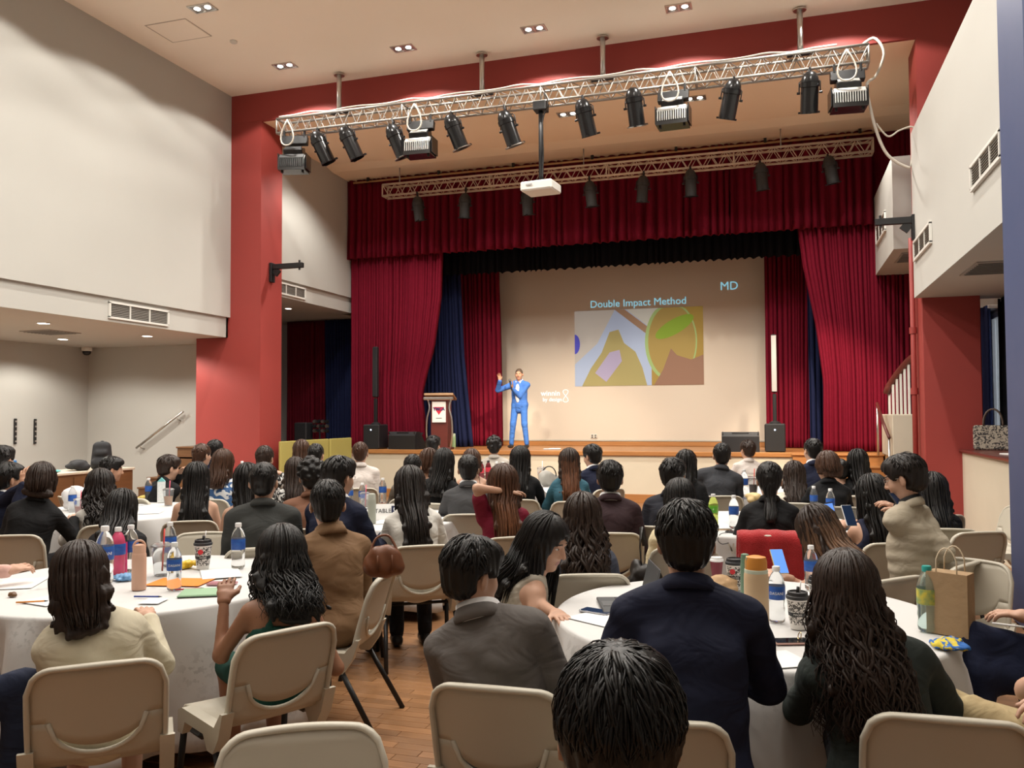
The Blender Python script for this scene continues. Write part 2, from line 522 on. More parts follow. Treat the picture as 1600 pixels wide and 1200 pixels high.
# steps and handrail under the left balcony
st2 = empty('side_steps', (-10.5, 13.0, 0), 0, 'dark brown wooden steps rising along the white wall behind the red pillar', 'steps')
for k in range(6):
    x0 = -11.35 + k * .21 + 10.5
    h = .185 * (k + 1)
    MB().bx(x0, .62, -.32, .55, h - .185, h - .03).build('riser', WOODDK, st2)
    MB().bx(x0 - .02, x0 + .24 if k < 5 else .62, -.34, .55, h - .03, h, .005).build('tread', WOODDK, st2)
h2 = empty('wall_handrail', (-11, 13.5, 0), 0, 'slanting steel handrail fixed to the white wall near the black backpack', 'handrail')
a, b = at(213, 700, Y=13.5) - np.array([-11, 13.5, 0]), at(286, 643, Y=13.5) - np.array([-11, 13.5, 0])
MB().tube([a, b], .022, 10).build('rail', STEEL, h2, 'all')
for t in (.1, .88):
    p = a * (1 - t) + b * t
    MB().tube([p - (0, 0, .01), p - (0, 0, .07), p + (0, .1, -.09)], .009, 6).build('bracket', STEEL, h2, 'all')

# olive mat screen at the left end of the stage
ol = empty('folding_screen', (-8.36, 14.4, 0), 0, 'olive green upholstered folding screen between red pillar and stage', 'screen')
OLV = mat('olive_vinyl', (.40, .35, .10), .55, bump=(60, .08, .004))
for k in range(3):
    MB().box((-.03 * (k % 2), -1.05 + k * .86, .6), (.05, .85, 1.2), None, .012).build('panel', OLV, ol)

# ---- wall and ceiling fittings
def vent(c, size, axis, label, n=9, div=3):
    """louvred grille; axis = wall normal sign in x"""
    e = empty('air_vent', c, 0, label, 'vent')
    w, h = size
    f = MB()
    for yy in (-w / 2, w / 2): f.box((axis * .012, yy, 0), (.03, .03, h))
    for zz in (-h / 2, h / 2): f.box((axis * .012, 0, zz), (.03, w + .03, .03))
    for k in range(1, div): f.box((axis * .010, -w / 2 + w * k / div, 0), (.02, .022, h))
    f.build('frame', WHITEM, e)
    MB().box((0, 0, 0), (.004, w, h)).build('backing', DARKV, e)
    s = MB()
    for k in range(n): s.box((axis * .008, 0, -h / 2 + h * (k + .5) / n), (.014, w, .006), roty(axis * .6))
    s.build('louvres', mat('vent_slat', (.3, .28, .25), .6), e)['kind'] = 'stuff'
    return e


vent((-9.195, 10.45, 3.19), (1.22, .22), 1, 'long white louvred vent in the fascia above the white recess')
vent((1.745, 8.25, 3.83), (1.1, .22), -1, 'louvred vent on white gallery front next to the blue pillar')
vent((1.745, 11.75, 3.80), (1.3, .24), -1, 'louvred vent at the far end of the white gallery front')
vent((-8.895, 14.1, 4.04), (1.0, .2), 1, 'small louvred vent on the wall between red pillar and curtain')
vent((1.645, 15.3, 4.72), (1.3, .3), -1, 'louvred vent on white wall box beside the stage curtain')
fi = 0
VIS = {(0, 0): 'double square ceiling downlight nearest the red corner above the truss end', (1, 0): 'double square ceiling downlight between first and second truss hanger pipes',
       (2, 0): 'double square ceiling downlight between second and third truss hanger pipes', (3, 0): 'double square ceiling downlight between third and fourth truss hanger pipes',
       (0, 1): 'double square ceiling downlight beside the square ceiling hatch'}
def downlight(x, y, z, label, soft=False):
    e = empty('ceiling_downlight', (x, y, z), 0, label, 'light', 'recessed downlights of the hall ceilings')
    f = MB()
    for (cx, cy, sx, sy) in ((0, -.1, .36, .02), (0, .1, .36, .02), (-.17, 0, .02, .2), (.17, 0, .02, .2), (0, 0, .02, .2)): f.box((cx, cy, -.006), (sx, sy, .014))
    f.build('frame', STEEL, e)
    MB().box((0, 0, -.001), (.34, .2, .004)).build('reflector', mat('reflector_grey', (.35, .34, .33), .3, .8), e)
    for sx in (-.085, .085):
        MB().lathe([(.040, -.002), (.044, -.008), (.03, -.012), (0.0, -.012)], 12, None, (sx, 0, 0)).build('lamp', LAMP, e)
    return e


for i, lx in enumerate(HALL_X):
    for j, ly in enumerate(HALL_Y):
        if (i, j) in VIS: downlight(lx, ly, CEIL, VIS[(i, j)])
downlight(-1.26, 13.9, 6.78, 'double downlight in the lower apron ceiling behind the flood light')
downlight(-3.39, 13.95, 6.78, 'double downlight in the lower apron ceiling close to the projector pole')
for (lx, ly), lb in zip(SOFFIT_LAMPS, ('round downlight in the balcony soffit, closest to the ceiling grille', None, 'round soffit downlight deepest under the balcony near the dome camera', 'round soffit downlight closest to the red pillar', None, None)):
    if lb is None: continue
    e = empty('soffit_downlight', (lx, ly, SOFFIT), 0, lb, 'light', 'round downlights under the balcony')
    MB().lathe([(.10, 0), (.105, -.006), (.085, -.008)], 20, caps=False).build('ring', WHITEM, e)
    MB().lathe([(.085, -.004), (0.0, -.006)], 20).build('lamp', LAMPS, e)
e = empty('soffit_downlight', (-9.74, 15.36, 3.88), 0, 'small round downlight above the dark curtains beyond the pillar', 'light')
MB().lathe([(.08, 0), (.085, -.006), (.065, -.008)], 16, caps=False).build('ring', WHITEM, e)
MB().lathe([(.065, -.004), (0.0, -.006)], 16).build('lamp', LAMPS, e)
spot('wing_downlight', (-9.74, 15.36, 3.85), (-9.74, 15.36, 0), 25, 130, .4)
gr = empty('soffit_grille', (-11.2, 10.75, SOFFIT), 0, 'grey square air grille in the balcony soffit', 'grille')
MB().box((0, 0, -.006), (.62, .62, .012)).build('frame', mat('grille_grey', (.32, .31, .29), .6), gr)
for k in range(8): MB().box((0, -.25 + k * .07, -.014), (.55, .022, .01), rotx(.5)).build('slat', mat('grille_slat', (.2, .19, .18), .6), gr)
gr = empty('gallery_grille', (2.2, 10.2, 3.2), 0, 'dark square grille in the gallery underside above the tote bag', 'grille')
MB().box((0, 0, -.006), (.5, .9, .012)).build('frame', mat('grille_grey', (.32, .31, .29), .6), gr)
for k in range(8): MB().box((0, -.36 + k * .1, -.014), (.44, .03, .01), rotx(.5)).build('slat', mat('grille_slat', (.2, .19, .18), .6), gr)
gr = empty('box_grille', (2.05, 14.6, 4.1), 0, 'dark grille under the white wall box beside the stage', 'grille')
MB().box((0, 0, -.006), (.5, .9, .012)).build('frame', mat('grille_grey', (.32, .31, .29), .6), gr)
for k in range(8): MB().box((0, -.36 + k * .1, -.014), (.44, .03, .01), rotx(.5)).build('slat', mat('grille_slat', (.2, .19, .18), .6), gr)
dc = empty('dome_camera', (-13.05, 13.4, SOFFIT), 0, 'small dome camera in the corner of the balcony soffit', 'camera')
MB().lathe([(.1, 0), (.1, -.06), (.085, -.075)], 16, caps=False).build('housing', WHITEM, dc, True)
MB().lathe([(.083, -.07), (.075, -.12), (.045, -.15), (0, -.16)], 16).build('dome', mat('smoked_dome', (.02, .02, .022), .12), dc, 'all')
hc = empty('ceiling_hatch', (-8.3, 10.17, CEIL), 0, 'flush square access hatch in the plaster ceiling', 'hatch')
MB().box((0, 0, -.003), (.66, .56, .006)).build('lid', CEILM, hc)
hf = MB()
for (cx, cy, sx, sy) in ((0, -.29, .7, .015), (0, .29, .7, .015), (-.345, 0, .015, .58), (.345, 0, .015, .58)): hf.box((cx, cy, -.002), (sx, sy, .005))
hf.build('frame', mat('hatch_edge', (.5, .43, .36), .8), hc)
tag(MB().lathe([(.055, 0), (.055, -.02), (.04, -.035), (0, -.038)], 14, None, (-7.75, 10.71, CEIL)).build('smoke_detector', WHITEM, None, True), 'small round smoke detector on the ceiling past the hatch', 'detector')
for k, (px_, lb) in enumerate(((24, 'narrow black wall bracket strip above the clear bottle'), (55, 'narrow black wall bracket strip nearer the handrail'))):
    p = at(px_, 674, X=-13.18)
    e = empty('wall_bracket_strip', p, 0, lb, 'bracket', 'black bracket strips on the wall')
    MB().box((0, 0, 0), (.02, .055, .46), None, .004).build('rail', BLACK, e)
    for q in range(5): MB().box((.012, 0, -.18 + q * .09), (.012, .03, .03)).build('clip', mat('clip_grey', (.25, .22, .2), .6), e)


def arm_bracket(loc, ln, label, wall_axis):
    e = empty('speaker_bracket', loc, 0, label, 'bracket')
    MB().box((0, 0, -.1), (.05, .12, .34), None, .006).build('plate', BLACK, e)
    MB().box((wall_axis * ln / 2, 0, 0), (ln, .07, .09), None, .006).build('arm', BLACK, e)
    MB().box((wall_axis * .09, 0, -.09), (.12, .04, .12), roty(.7)).build('gusset', BLACK, e)
    MB().cyl((wall_axis * (ln - .07), 0, -.08), (wall_axis * (ln - .07), 0, .09), .018).build('bolt', BLACK, e)


arm_bracket((-8.51, 12.9, 4.27), .62, 'black steel speaker arm bolted to the red pillar by the vent', 1)
arm_bracket((1.74, 12.45, 4.24), .48, 'black steel speaker arm bolted to the white gallery end', -1)
pp = empty('riser_pipe', (1.78, 13.0, 0), 0, 'red painted pipe running up the side of the red pillar', 'pipe')
MB().cyl((0, 0, 0), (0, 0, 4.1), .035, n=10).build('pipe', REDP, pp, 'all')
for z in (.9, 1.9, 2.75): MB().cyl((0, 0, z), (0, 0, z + .09), .05, n=10).build('coupling', REDP, pp, True)

# low brown counter under the balcony
cn = empty('side_counter', (-10.75, 9.2, 0), 0, 'long low brown counter along the white wall under the balcony', 'counter')
MB().bx(-.35, .35, -2.6, 2.5, 0, .76).build('body', WOODDK, cn)
MB().bx(-.38, .38, -2.62, 2.52, .76, .8, .006).build('top', mat('counter_top', (.55, .48, .38), .5), cn)
for k in range(4): MB().bx(.35, .365, -2.5 + k * 1.25, -1.3 + k * 1.25, .05, .72, .004).build('front_panel', WOODDK, cn)
# ================================================================== CURTAINS
RED_V = mat('velvet_red', (.145, .005, .017), .85, spec=.12, var=(14, .4, (.11, .004, .012)), bump=(120, .1, .003))
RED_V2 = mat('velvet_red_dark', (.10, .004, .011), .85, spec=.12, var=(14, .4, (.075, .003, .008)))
NAVY_V = mat('velvet_navy', (.012, .016, .05), .85, spec=.12, var=(14, .4, (.008, .011, .036)))
BLACK_V = mat('velvet_black', (.006, .006, .008), .9, spec=.1)


def curtain(name, label, m, xl, xr, y, z0, z1, pleats, amp=.06, seed=0, bunch=None, nz=26, flare=0., scallop=0., group=None, thick=.012):
    """hanging cloth; xl(t), xr(t) give its side edges, t=0 at the top and 1 at the hem"""
    rng = np.random.RandomState(seed)
    nu = pleats * 6 + 1
    u = np.linspace(0, 1, nu)
    jit = np.cumsum(rng.uniform(.5, 1.5, pleats + 1)); jit = np.r_[0, jit] / jit[-1]
    ph = np.interp(u, jit, np.arange(pleats + 2)) * 2 * math.pi
    am = np.interp(u, np.linspace(0, 1, pleats + 1), rng.uniform(.45, 1.25, pleats + 1))
    P = np.zeros((nz, nu, 3))
    for i in range(nz):
        t = i / (nz - 1)
        x = xl(0) + (xr(0) - xl(0)) * u + (xl(t) - xl(0)) * (1 - u) ** 2.4 + (xr(t) - xr(0)) * u ** 2.4
        sway = .25 * np.sin(ph * .31 + 3 * t + seed)
        w = np.sin(ph + sway * (0.3 + t))
        w = np.sign(w) * np.abs(w) ** .75
        P[i, :, 0] = x + .25 * amp * np.cos(ph) * am
        P[i, :, 1] = y + amp * am * w * (1 + flare * t)
        P[i, :, 2] = z1 + (z0 - z1) * t + (scallop * np.cos(ph) * t if scallop else 0)
    o = MB().grid(P).build(name, m, None, 'all')
    md = o.modifiers.new('thickness', 'SOLIDIFY'); md.thickness = thick; md.offset = 0
    return tag(o, label, 'curtain', group)


def lin(a, b): return lambda t: a + (b - a) * t
def crv(*pts):
    ts, xs = zip(*pts)
    return lambda t: float(np.interp(t, ts, xs))


YC = 16.3
curtain('stage_pelmet', 'long crimson pelmet curtain across the top of the stage', RED_V, lin(-8.86, -8.86), lin(1.62, 1.62), YC - .05, 5.0, 6.695, 66, .05, 1, nz=10, flare=.7)
curtain('stage_pelmet', 'short end of crimson pelmet behind the white wall box', RED_V, lin(1.64, 1.64), lin(2.9, 2.9), 16.47, 5.0, 7.19, 10, .03, 21, nz=8)
curtain('stage_curtain', 'crimson stage curtain tied back behind the lectern side', RED_V, lin(-8.84, -8.84), crv((0, -6.72), (.25, -6.76), (.5, -6.92), (.66, -7.12), (.74, -7.2), (.85, -7.14), (1, -7.1)), YC + .12, STG + .01, 5.15, 34, .085, 2)
curtain('stage_curtain', 'crimson stage curtain beside the steps, swept aside and brightly lit', RED_V, crv((0, .32), (.2, .42), (.45, .62), (.7, .74), (1, .72)), lin(2.25, 2.22), YC + .12, STG + .01, 5.15, 26, .09, 3)
curtain('border_curtain', 'black border curtain hanging below the crimson pelmet', BLACK_V, lin(-7.6, -7.6), lin(.6, .6), 17.0, 4.66, 7.19, 52, .05, 4, nz=8, scallop=.02)
curtain('wing_curtain', 'navy stage leg curtain behind the lectern', NAVY_V, lin(-7.75, -7.75), crv((0, -6.7), (.6, -6.55), (1, -6.35)), 17.25, STG + .01, 5.9, 14, .06, 5)
curtain('wing_curtain', 'crimson leg curtain between navy drape and projection screen', RED_V, crv((0, -7.0), (1, -6.75)), crv((0, -6.0), (.5, -5.92), (1, -5.88)), 17.85, STG + .01, 5.9, 9, .05, 6)
curtain('wing_curtain', 'crimson leg curtain behind the column loudspeaker by the screen', RED_V, lin(-.27, -.29), lin(.75, .58), 17.85, STG + .01, 5.9, 12, .05, 7)
curtain('wing_curtain', 'narrow navy drape glimpsed beside the brightly lit crimson curtain', NAVY_V, lin(.5, .52), lin(1.3, 1.3), 17.3, STG + .01, 5.9, 9, .06, 8)
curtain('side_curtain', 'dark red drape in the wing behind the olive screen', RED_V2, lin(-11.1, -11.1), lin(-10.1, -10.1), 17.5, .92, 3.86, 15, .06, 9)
curtain('side_curtain', 'navy drape in the wing next to the crimson stage curtain', NAVY_V, lin(-10.1, -10.05), lin(-9.0, -9.0), 17.45, .92, 3.86, 14, .06, 10)
# drapes along the window behind the parapet hang in the wall's plane
def curtain_y(name, label, m, x, y0, y1, z0, z1, pleats, seed, amp=.05):
    o = curtain(name, label, m, lin(0, 0), lin(y1 - y0, y1 - y0), 0, z0, z1, pleats, amp, seed)
    o.rotation_euler = (0, 0, R_(90)); o.location = (x, y0, 0)
    MB().box(((y1 - y0) / 2, -.07, z1 - .02), (y1 - y0, .16, .05), None, .006).build('track', WHITEM, o)
    return o
curtain_y('window_curtain', 'navy window drape behind the tote bag', NAVY_V, 2.86, 13.62, 15.6, 1.16, 3.18, 16, 11)
curtain_y('window_curtain', 'black window drape against the blue pillar edge', BLACK_V, 2.86, 11.6, 13.02, 1.16, 3.18, 12, 12)
rl = empty('curtain_rail', (-3.3, 16.14, 6.62), 0, 'long steel curtain rail above the crimson pelmet', 'rail')
MB().cyl((-5.35, 0, 0), (4.95, 0, 0), .022, n=8).build('rail', mat('rail_peach', (.5, .3, .14), .5), rl, 'all')
for k in range(7): MB().box((-5 + k * 1.62, 0, .045), (.05, .05, .09)).build('bracket', BLACK, rl)

# ================================================================== TRUSSES AND STAGE LIGHTS
def truss(name, label, x0, x1, y, z0, z1, w, m, bays, r=.024):
    e = empty(name, ((x0 + x1) / 2, y, z1), 0, label, 'truss')
    L = x1 - x0; h = z0 - z1
    for yy in (-w / 2, w / 2):
        for zz in (0, h):
            MB().cyl((-L / 2, yy, zz), (L / 2, yy, zz), r, n=8).build('chord', m, e, 'all')
    n = bays
    for face in range(4):
        b = MB()
        for k in range(n):
            xa, xb = -L / 2 + L * k / n, -L / 2 + L * (k + 1) / n
            xm = (xa + xb) / 2
            if face < 2:
                yy = (-w / 2, w / 2)[face]
                p, q, s_ = (xa, yy, 0), (xm, yy, h), (xb, yy, 0)
            else:
                zz = (0, h)[face - 2]
                p, q, s_ = (xa, -w / 2, zz), (xm, w / 2, zz), (xb, -w / 2, zz)
            b.cyl(p, q, r * .36, n=5); b.cyl(q, s_, r * .36, n=5)
        b.build('lacing', m, e)['kind'] = 'stuff'
    for k in (0, .25, .5, .75, 1):
        X = -L / 2 + L * k
        f = MB()
        for yy in (-w / 2, w / 2): f.cyl((X, yy, 0), (X, yy, h), r * .7, n=6)
        for zz in (0, h): f.cyl((X, -w / 2, zz), (X, w / 2, zz), r * .7, n=6)
        f.build('end_frame' if k in (0, 1) else 'joint_frame', m, e, 'all')
    return e


TY, TZ0, TZ1 = 12.28, 6.36, 6.6
truss('lighting_truss', 'long aluminium box truss hung from the ceiling in front of the red beam', -7.95, 1.2, TY, TZ0, TZ1, .24, ALU, 40, .021)
truss('lighting_truss', 'aluminium truss hung in front of the crimson pelmet', -7.7, 1.58, 15.72, 6.13, 6.36, .24, mat('truss_beige', (.62, .52, .42), .45, .3), 34, .022)
for k, (px_, lb) in enumerate(((530, 'steel hanger pipe nearest the red pillar end of the truss'), (753, 'steel hanger pipe second from the red pillar'), (942, 'steel hanger pipe third from the red pillar'), (1251, 'steel hanger pipe nearest the gallery end of the truss'))):
    x = at(px_, 100, Y=TY)[0]
    e = empty('hanger_pipe', (x, TY, TZ1), 0, lb, 'pipe', 'truss hanger pipes')
    MB().cyl((0, 0, .02), (0, 0, CEIL - TZ1), .04, n=12).build('pipe', STEEL, e, 'all')
    MB().lathe([(.09, 0), (.09, .012), (.045, .012), (.045, .04)], 14, None, (0, 0, CEIL - TZ1 - .04)).build('flange', STEEL, e)
    MB().box((0, 0, .03), (.36, .07, .05), None, .006).build('clamp', BLACK, e)
for x in (-7.37, -3.52, .07):
    tag(MB().cyl((x, 15.72, 6.36), (x, 15.72, 6.72), .012, n=8).build('hanger_rod', ALU, None, 'all'), {-7.37: 'thin hanger rod at the pillar end of the pelmet truss', -3.52: 'thin hanger rod in the middle of the pelmet truss', .07: 'thin hanger rod at the gallery end of the pelmet truss'}[x], 'rod', 'rods of the pelmet truss')
CANB = mat('can_black', (.012, .012, .013), .25, spec=.6)
CANG = mat('can_grey', (.03, .03, .03), .55)


def par_can(loc, tilt, yaw, s, drop, body, ring, label, group):
    """loc: clamp point on the chord; hangs drop below"""
    e = empty('par_can', loc, yaw, label, 'stage light', group)
    MB().cyl((0, 0, .03), (0, 0, -drop * .45), .011, n=6).build('stem', BLACK, e)
    MB().box((0, 0, .0), (.035, .05, .09), None, .006).build('clamp', BLACK, e)
    w = .105 * s
    pts = [(-w, 0, -drop), (-w, 0, -drop * .52), (-w * .8, 0, -drop * .42), (w * .8, 0, -drop * .42), (w, 0, -drop * .52), (w, 0, -drop)]
    MB().tube(pts, .0095, 6).build('yoke', BLACK, e, 'all')
    M = rotx(tilt) @ np.diag([s, s, s])
    o = (0, 0, -drop)
    MB().lathe([(0, .215), (.035, .212), (.062, .19), (.083, .15), (.09, .115), (.092, .1)], 18, M, o).build('lamp_housing', body, e, 'all')
    MB().lathe([(.1, .105), (.1, .06), (.09, .055), (.09, -.2), (.094, -.2), (.094, -.21), (.08, -.21), (.08, -.17), (0, -.16)], 18, M, o).build('barrel', body, e, True)
    if ring:
        MB().lathe([(.118, -.2), (.118, -.212), (.078, -.212), (.078, -.2), (.118, -.2)], 18, M, o, caps=False).build('gel_frame', STEEL if ring > 1 else BLACK, e, True)
    for a in range(3):
        an = a * 2.1 + .5
        c = M @ np.array([.108 * math.cos(an), .108 * math.sin(an), -.2]) + np.array(o)
        MB().box(c, (.03 * s, .03 * s, .02 * s), M / s).build('clip', BLACK, e)
    for sx in (-1, 1): MB().cyl((sx * w * .9, 0, -drop), (sx * (w + .03), 0, -drop), .018, n=8).build('tilt_knob', BLACK, e)
    return e


PARS = [(497, 235, .55, 'first par can from the red pillar, beside the end flood'), (542, 228, .55, 'second par can from the red pillar, tilted'), (614, 225, .5, 'third par can from the pillar, silver ring at its mouth'),
        (706, 210, .45, 'par can with white rim lights just past the second flood'), (789, 205, .4, 'par can hanging between second flood and projector pole'), (911, 187, .25, 'par can just past the projector pole on the front truss'),
        (991, 170, .1, 'par can with silver ring beside the third flood'), (1147, 158, -.35, 'par can tilted the other way past the third flood'), (1266, 147, -.05, 'upright par can nearest the gallery end flood')]
for k, (px_, py_, tl, lb) in enumerate(PARS):
    p = at(px_, py_, Y=TY - .12)
    o = par_can((p[0], TY - .12, TZ0 - .03), .35, -tl * .9, 1.3, TZ0 - .03 - p[2] - .02, CANB, 2 if k in (2, 3, 4, 6) else 0, lb, 'par cans on the front truss')
    o.rotation_euler = (0, -tl * .5, -tl * .6)
LB2 = ['par can nearest the pillar on the pelmet truss', 'second par can from the pillar on the pelmet truss', 'dark par can on the pelmet truss behind the projector', 'par can on the pelmet truss just past the projector', 'fifth par can from the pillar on the pelmet truss',
       'sixth par can from the pillar on the pelmet truss', 'par can second from the gallery end of the pelmet truss', 'par can at the gallery end of the pelmet truss, tilted']
for k, (px_, py_) in enumerate(((652, 328), (728, 323), (824, 318), (921, 305), (1006, 297), (1079, 288), (1188, 278), (1294, 268))):
    p = at(px_, py_, Y=15.58)
    o = par_can((p[0], 15.58, 6.10), .15, .1 * (k % 3), 1.15, 6.10 - p[2] - .02, CANG, 1 if k % 2 else 0, LB2[k], 'par cans on the pelmet truss')
    o.rotation_euler = (0, .08 * ((k * 5) % 3 - 1) + (-.25 if k == 7 else 0), 0)
FLG = mat('flood_fin', (.55, .55, .52), .35, .6)


def flood(loc, drop, yaw, label, dark=False):
    e = empty('flood_light', loc, yaw, label, 'stage light', 'flood lights on the front truss')
    fm = FLG if not dark else CANG
    for sx in (-.17, .17):
        MB().box((sx, 0, -.02), (.03, .05, .12), None, .006).build('clamp', BLACK, e)
    MB().box((0, .02, -.13), (.44, .1, .15), rotx(-.2), .01).build('yoke_plate', BLACK, e)
    z = -drop
    MB().box((0, 0, z + .17), (.32, .2, .15), rotx(.35), .015).build('ballast_box', CANB, e)
    MB().box((0, -.07, z + .23), (.28, .02, .09), rotx(-.9), .004).build('rating_plate', fm, e)
    # rounded lamp head with cooling fins
    prof = [(.14, -.16), (.16, -.02), (.12, .08), (.02, .12), (-.1, .1), (-.15, .03), (-.16, -.16)]
    Mx = np.array([[0, 0, 1.], [1, 0, 0], [0, 1, 0]])
    MB().prism(prof, -.22, .22, Mx, (0, -.02, z)).build('lamp_head', CANB, e)
    for k in range(13):
        x = -.19 + k * .0317
        MB().prism([(-.10, .108), (-.165, .03), (-.175, -.1), (-.155, -.1), (-.145, .03), (-.09, .09)], x - .005, x + .005, Mx, (0, -.02, z)).build('fin', fm, e)
    MB().prism([(-.02, .128), (-.1, .112), (-.155, .045), (-.145, .035), (-.09, .1), (-.02, .118)], -.2, .2, Mx, (0, -.025, z)).build('reflector_strip', fm, e)
    for sx in (-.17, .17): MB().box((sx, -.1, z - .175), (.03, .04, .03)).build('foot', BLACK, e)
    for sx in (-.232, .232): MB().box((sx, 0, z), (.015, .28, .26), None, .005).build('end_cap', CANB, e)
    return e


WIRE = mat('cable_white', (.62, .57, .50), .5)
for k, (px_, py_, dk, lb) in enumerate(((460, 243, True, 'black flood light at the red pillar end of the truss'), (657, 218, False, 'finned flood light between third and fourth par cans'), (1052, 170, False, 'finned flood light in front of the lit apron downlight'), (1325, 143, False, 'finned flood light at the gallery end of the truss'))):
    p = at(px_, py_ + 12, Y=TY - .14)
    flood((p[0], TY - .14, TZ0 - .04), TZ0 - .04 - p[2], (.25, .05, -.05, .1)[k], lb, dk)
    c = np.array([p[0], TY - .3, TZ0])
    n_ = ('looped white power cable over the black end flood', 'looped white power cable over the flood between par cans', 'looped white power cable over the flood near the lit downlight', 'looped white power cable over the gallery end flood')[k]
    a = np.linspace(0, 1, 16)
    lp = np.c_[c[0] + .12 * np.sin(a * 2 * math.pi) - .02, c[1] - .03 + 0 * a, c[2] + .12 - .42 * np.sin(a * math.pi)]
    tag(MB().tube(lp, .013, 6).build('power_cable', WIRE, None, 'all'), n_, 'cable', 'power cables on the truss')
cb = [(1.1, TY, 6.62), (1.28, TY, 6.72), (1.4, TY, 6.5), (1.3, TY + .05, 6.22), (1.18, TY, 6.1), (1.22, TY + .1, 5.85), (1.3, TY + .15, 5.5), (1.42, TY + .2, 5.2), (1.58, TY + .25, 5.05), (1.73, TY + .29, 4.98)]
def smooth_pts(p, n=40):
    p = np.array(p, float); t = np.arange(len(p)); q = np.linspace(0, len(p) - 1, n)
    out = []
    for x in q:
        i = min(int(x), len(p) - 2); f = x - i
        p0, p1, p2, p3 = p[max(i - 1, 0)], p[i], p[i + 1], p[min(i + 2, len(p) - 1)]
        out.append(.5 * (2 * p1 + (p2 - p0) * f + (2 * p0 - 5 * p1 + 4 * p2 - p3) * f ** 2 + (3 * p1 - p0 - 3 * p2 + p3) * f ** 3))
    return np.array(out)
tag(MB().tube(smooth_pts(cb), .02, 6).build('trunk_cable', WIRE, None, 'all'), 'thick pale cable sagging from the truss end to the white gallery', 'cable')
tag(MB().tube(smooth_pts([(1.3, TY + .15, 5.6), (1.45, TY + .2, 5.42), (1.6, TY + .25, 5.5), (1.76, TY + .3, 5.55), (1.8, TY + .3, 5.45), (1.74, TY + .29, 5.0)]), .012, 6).build('thin_cable', WIRE, None, 'all'), 'thin pale cable looping from the trunk cable to the red pillar', 'cable')
tag(MB().tube(smooth_pts([(-7.9 + .3 * k, TY - .12 + .02 * (k % 2), TZ1 + .03 + .012 * ((k * 7) % 3)) for k in range(30)], 90), .014, 6).build('truss_cable', WIRE, None, 'all'), 'pale cable lying along the top of the front truss', 'cable')
# projector on its pole
pj = empty('projector', (-3.38, TY - .1, 6.28), 0, 'white projector hanging from the front truss on a black pole', 'projector')
MB().box((0, 0, .0), (.2, .2, .14), None, .01).build('truss_bracket', BLACK, pj)
MB().cyl((0, 0, -.05), (0, 0, -1.12), .036, .036, n=10).build('pole', BLACKP, pj, 'all')
MB().tube(smooth_pts([(.06, -.03, .2), (.12, -.04, .05), (.04, -.05, -.25), (.045, -.04, -.7), (.03, -.04, -1.1)]), .01, 6).build('cable', BLACK, pj, 'all')
pjb = MB().box((.02, -.1, -1.26), (.5, .42, .14), rotz(-.1), .02).build('body', WHITEM, pj)
MB().box((-.1, -.318, -1.25), (.1, .005, .02), rotz(-.1)).build('maker_badge', mat('badge_grey', (.3, .3, .3), .5), pjb)
MB().cyl((.15, .1, -1.26), (.17, .16, -1.26), .05, n=14).build('lens', mat('lens_glass', (.02, .02, .03), .08), pjb)
MB().box((0, 0, -1.15), (.16, .16, .06)).build('mount_plate', BLACK, pj)

# ================================================================== PROJECTED SLIDE (flat on the screen)
def slide_mat(name, col, e=.35): return mat('slide_' + name, tuple(c * .55 for c in col), .8, emit=(col, e))
YS = 18.494
tm = slide_mat('title', (.30, .68, .85), .55)
def on_screen(me, name, x, z, label, cat, y=YS):
    o = link(me, name, None, (x, y, z))
    o.rotation_euler = (R_(90), 0, 0)
    return tag(o, label, cat)
on_screen(text_mesh('Double Impact Method', .225, 'slide_title', tm, 'CENTER', .001, 0), 'slide_title', -2.965, 4.085, 'projected slide title in pale blue bold letters', 'lettering')
on_screen(text_mesh('MD', .25, 'slide_monogram', tm, 'CENTER', .001, 0), 'slide_monogram', -1.01, 4.35, 'projected pale blue monogram at the upper corner of the screen', 'lettering')
wm = slide_mat('white', (.95, .95, .95), .75)
on_screen(text_mesh('winnin', .17, 'slide_footer', wm, 'CENTER', .001, .001), 'slide_footer', -4.95, 2.12, 'projected word in small white letters beside the speaker, upper line', 'lettering')
on_screen(text_mesh('by design', .12, 'slide_footer', wm, 'CENTER', .001), 'slide_footer', -4.91, 1.98, 'projected words in small white letters beside the speaker, lower line', 'lettering')
a = np.linspace(0, 2 * math.pi, 26)
g8 = np.c_[-4.60 + .06 * np.sin(2 * a), np.full(26, YS), 2.06 + .14 * np.cos(a)]
tag(MB().tube(g8, .006, 5, False).build('slide_flourish', wm), 'projected looping flourish after the small white words', 'lettering')
# the slide's picture: a plain colour study of the same size and tones
pic = empty('slide_picture', (-2.97, YS, 3.11), 0, 'projected picture panel in pale blue, ochre and green under the title', 'picture')
W2, H2 = 1.41, .84
def patch(name, poly, col, dy, e=.22):
    p = np.array(poly, float)
    v = np.c_[p[:, 0], np.full(len(p), -dy), p[:, 1]]
    MB().add(v, [list(range(len(p)))]).build(name, slide_mat('%s_%d' % (name, len(MATS)), col, e), pic)
def oval(cx, cz, rx, rz, n=30, rot=0):
    a = np.linspace(0, 2 * math.pi, n, endpoint=False)
    return [(cx + rx * math.cos(t) * math.cos(rot) - rz * math.sin(t) * math.sin(rot), cz + rx * math.cos(t) * math.sin(rot) + rz * math.sin(t) * math.cos(rot)) for t in a]
def clip(poly): return [(min(max(x, -W2), W2), min(max(z, -H2), H2)) for x, z in poly]
patch('backdrop_blue', [(-W2, -H2), (.35, -H2), (.35, H2), (-W2, H2)], (.50, .60, .80), .001)
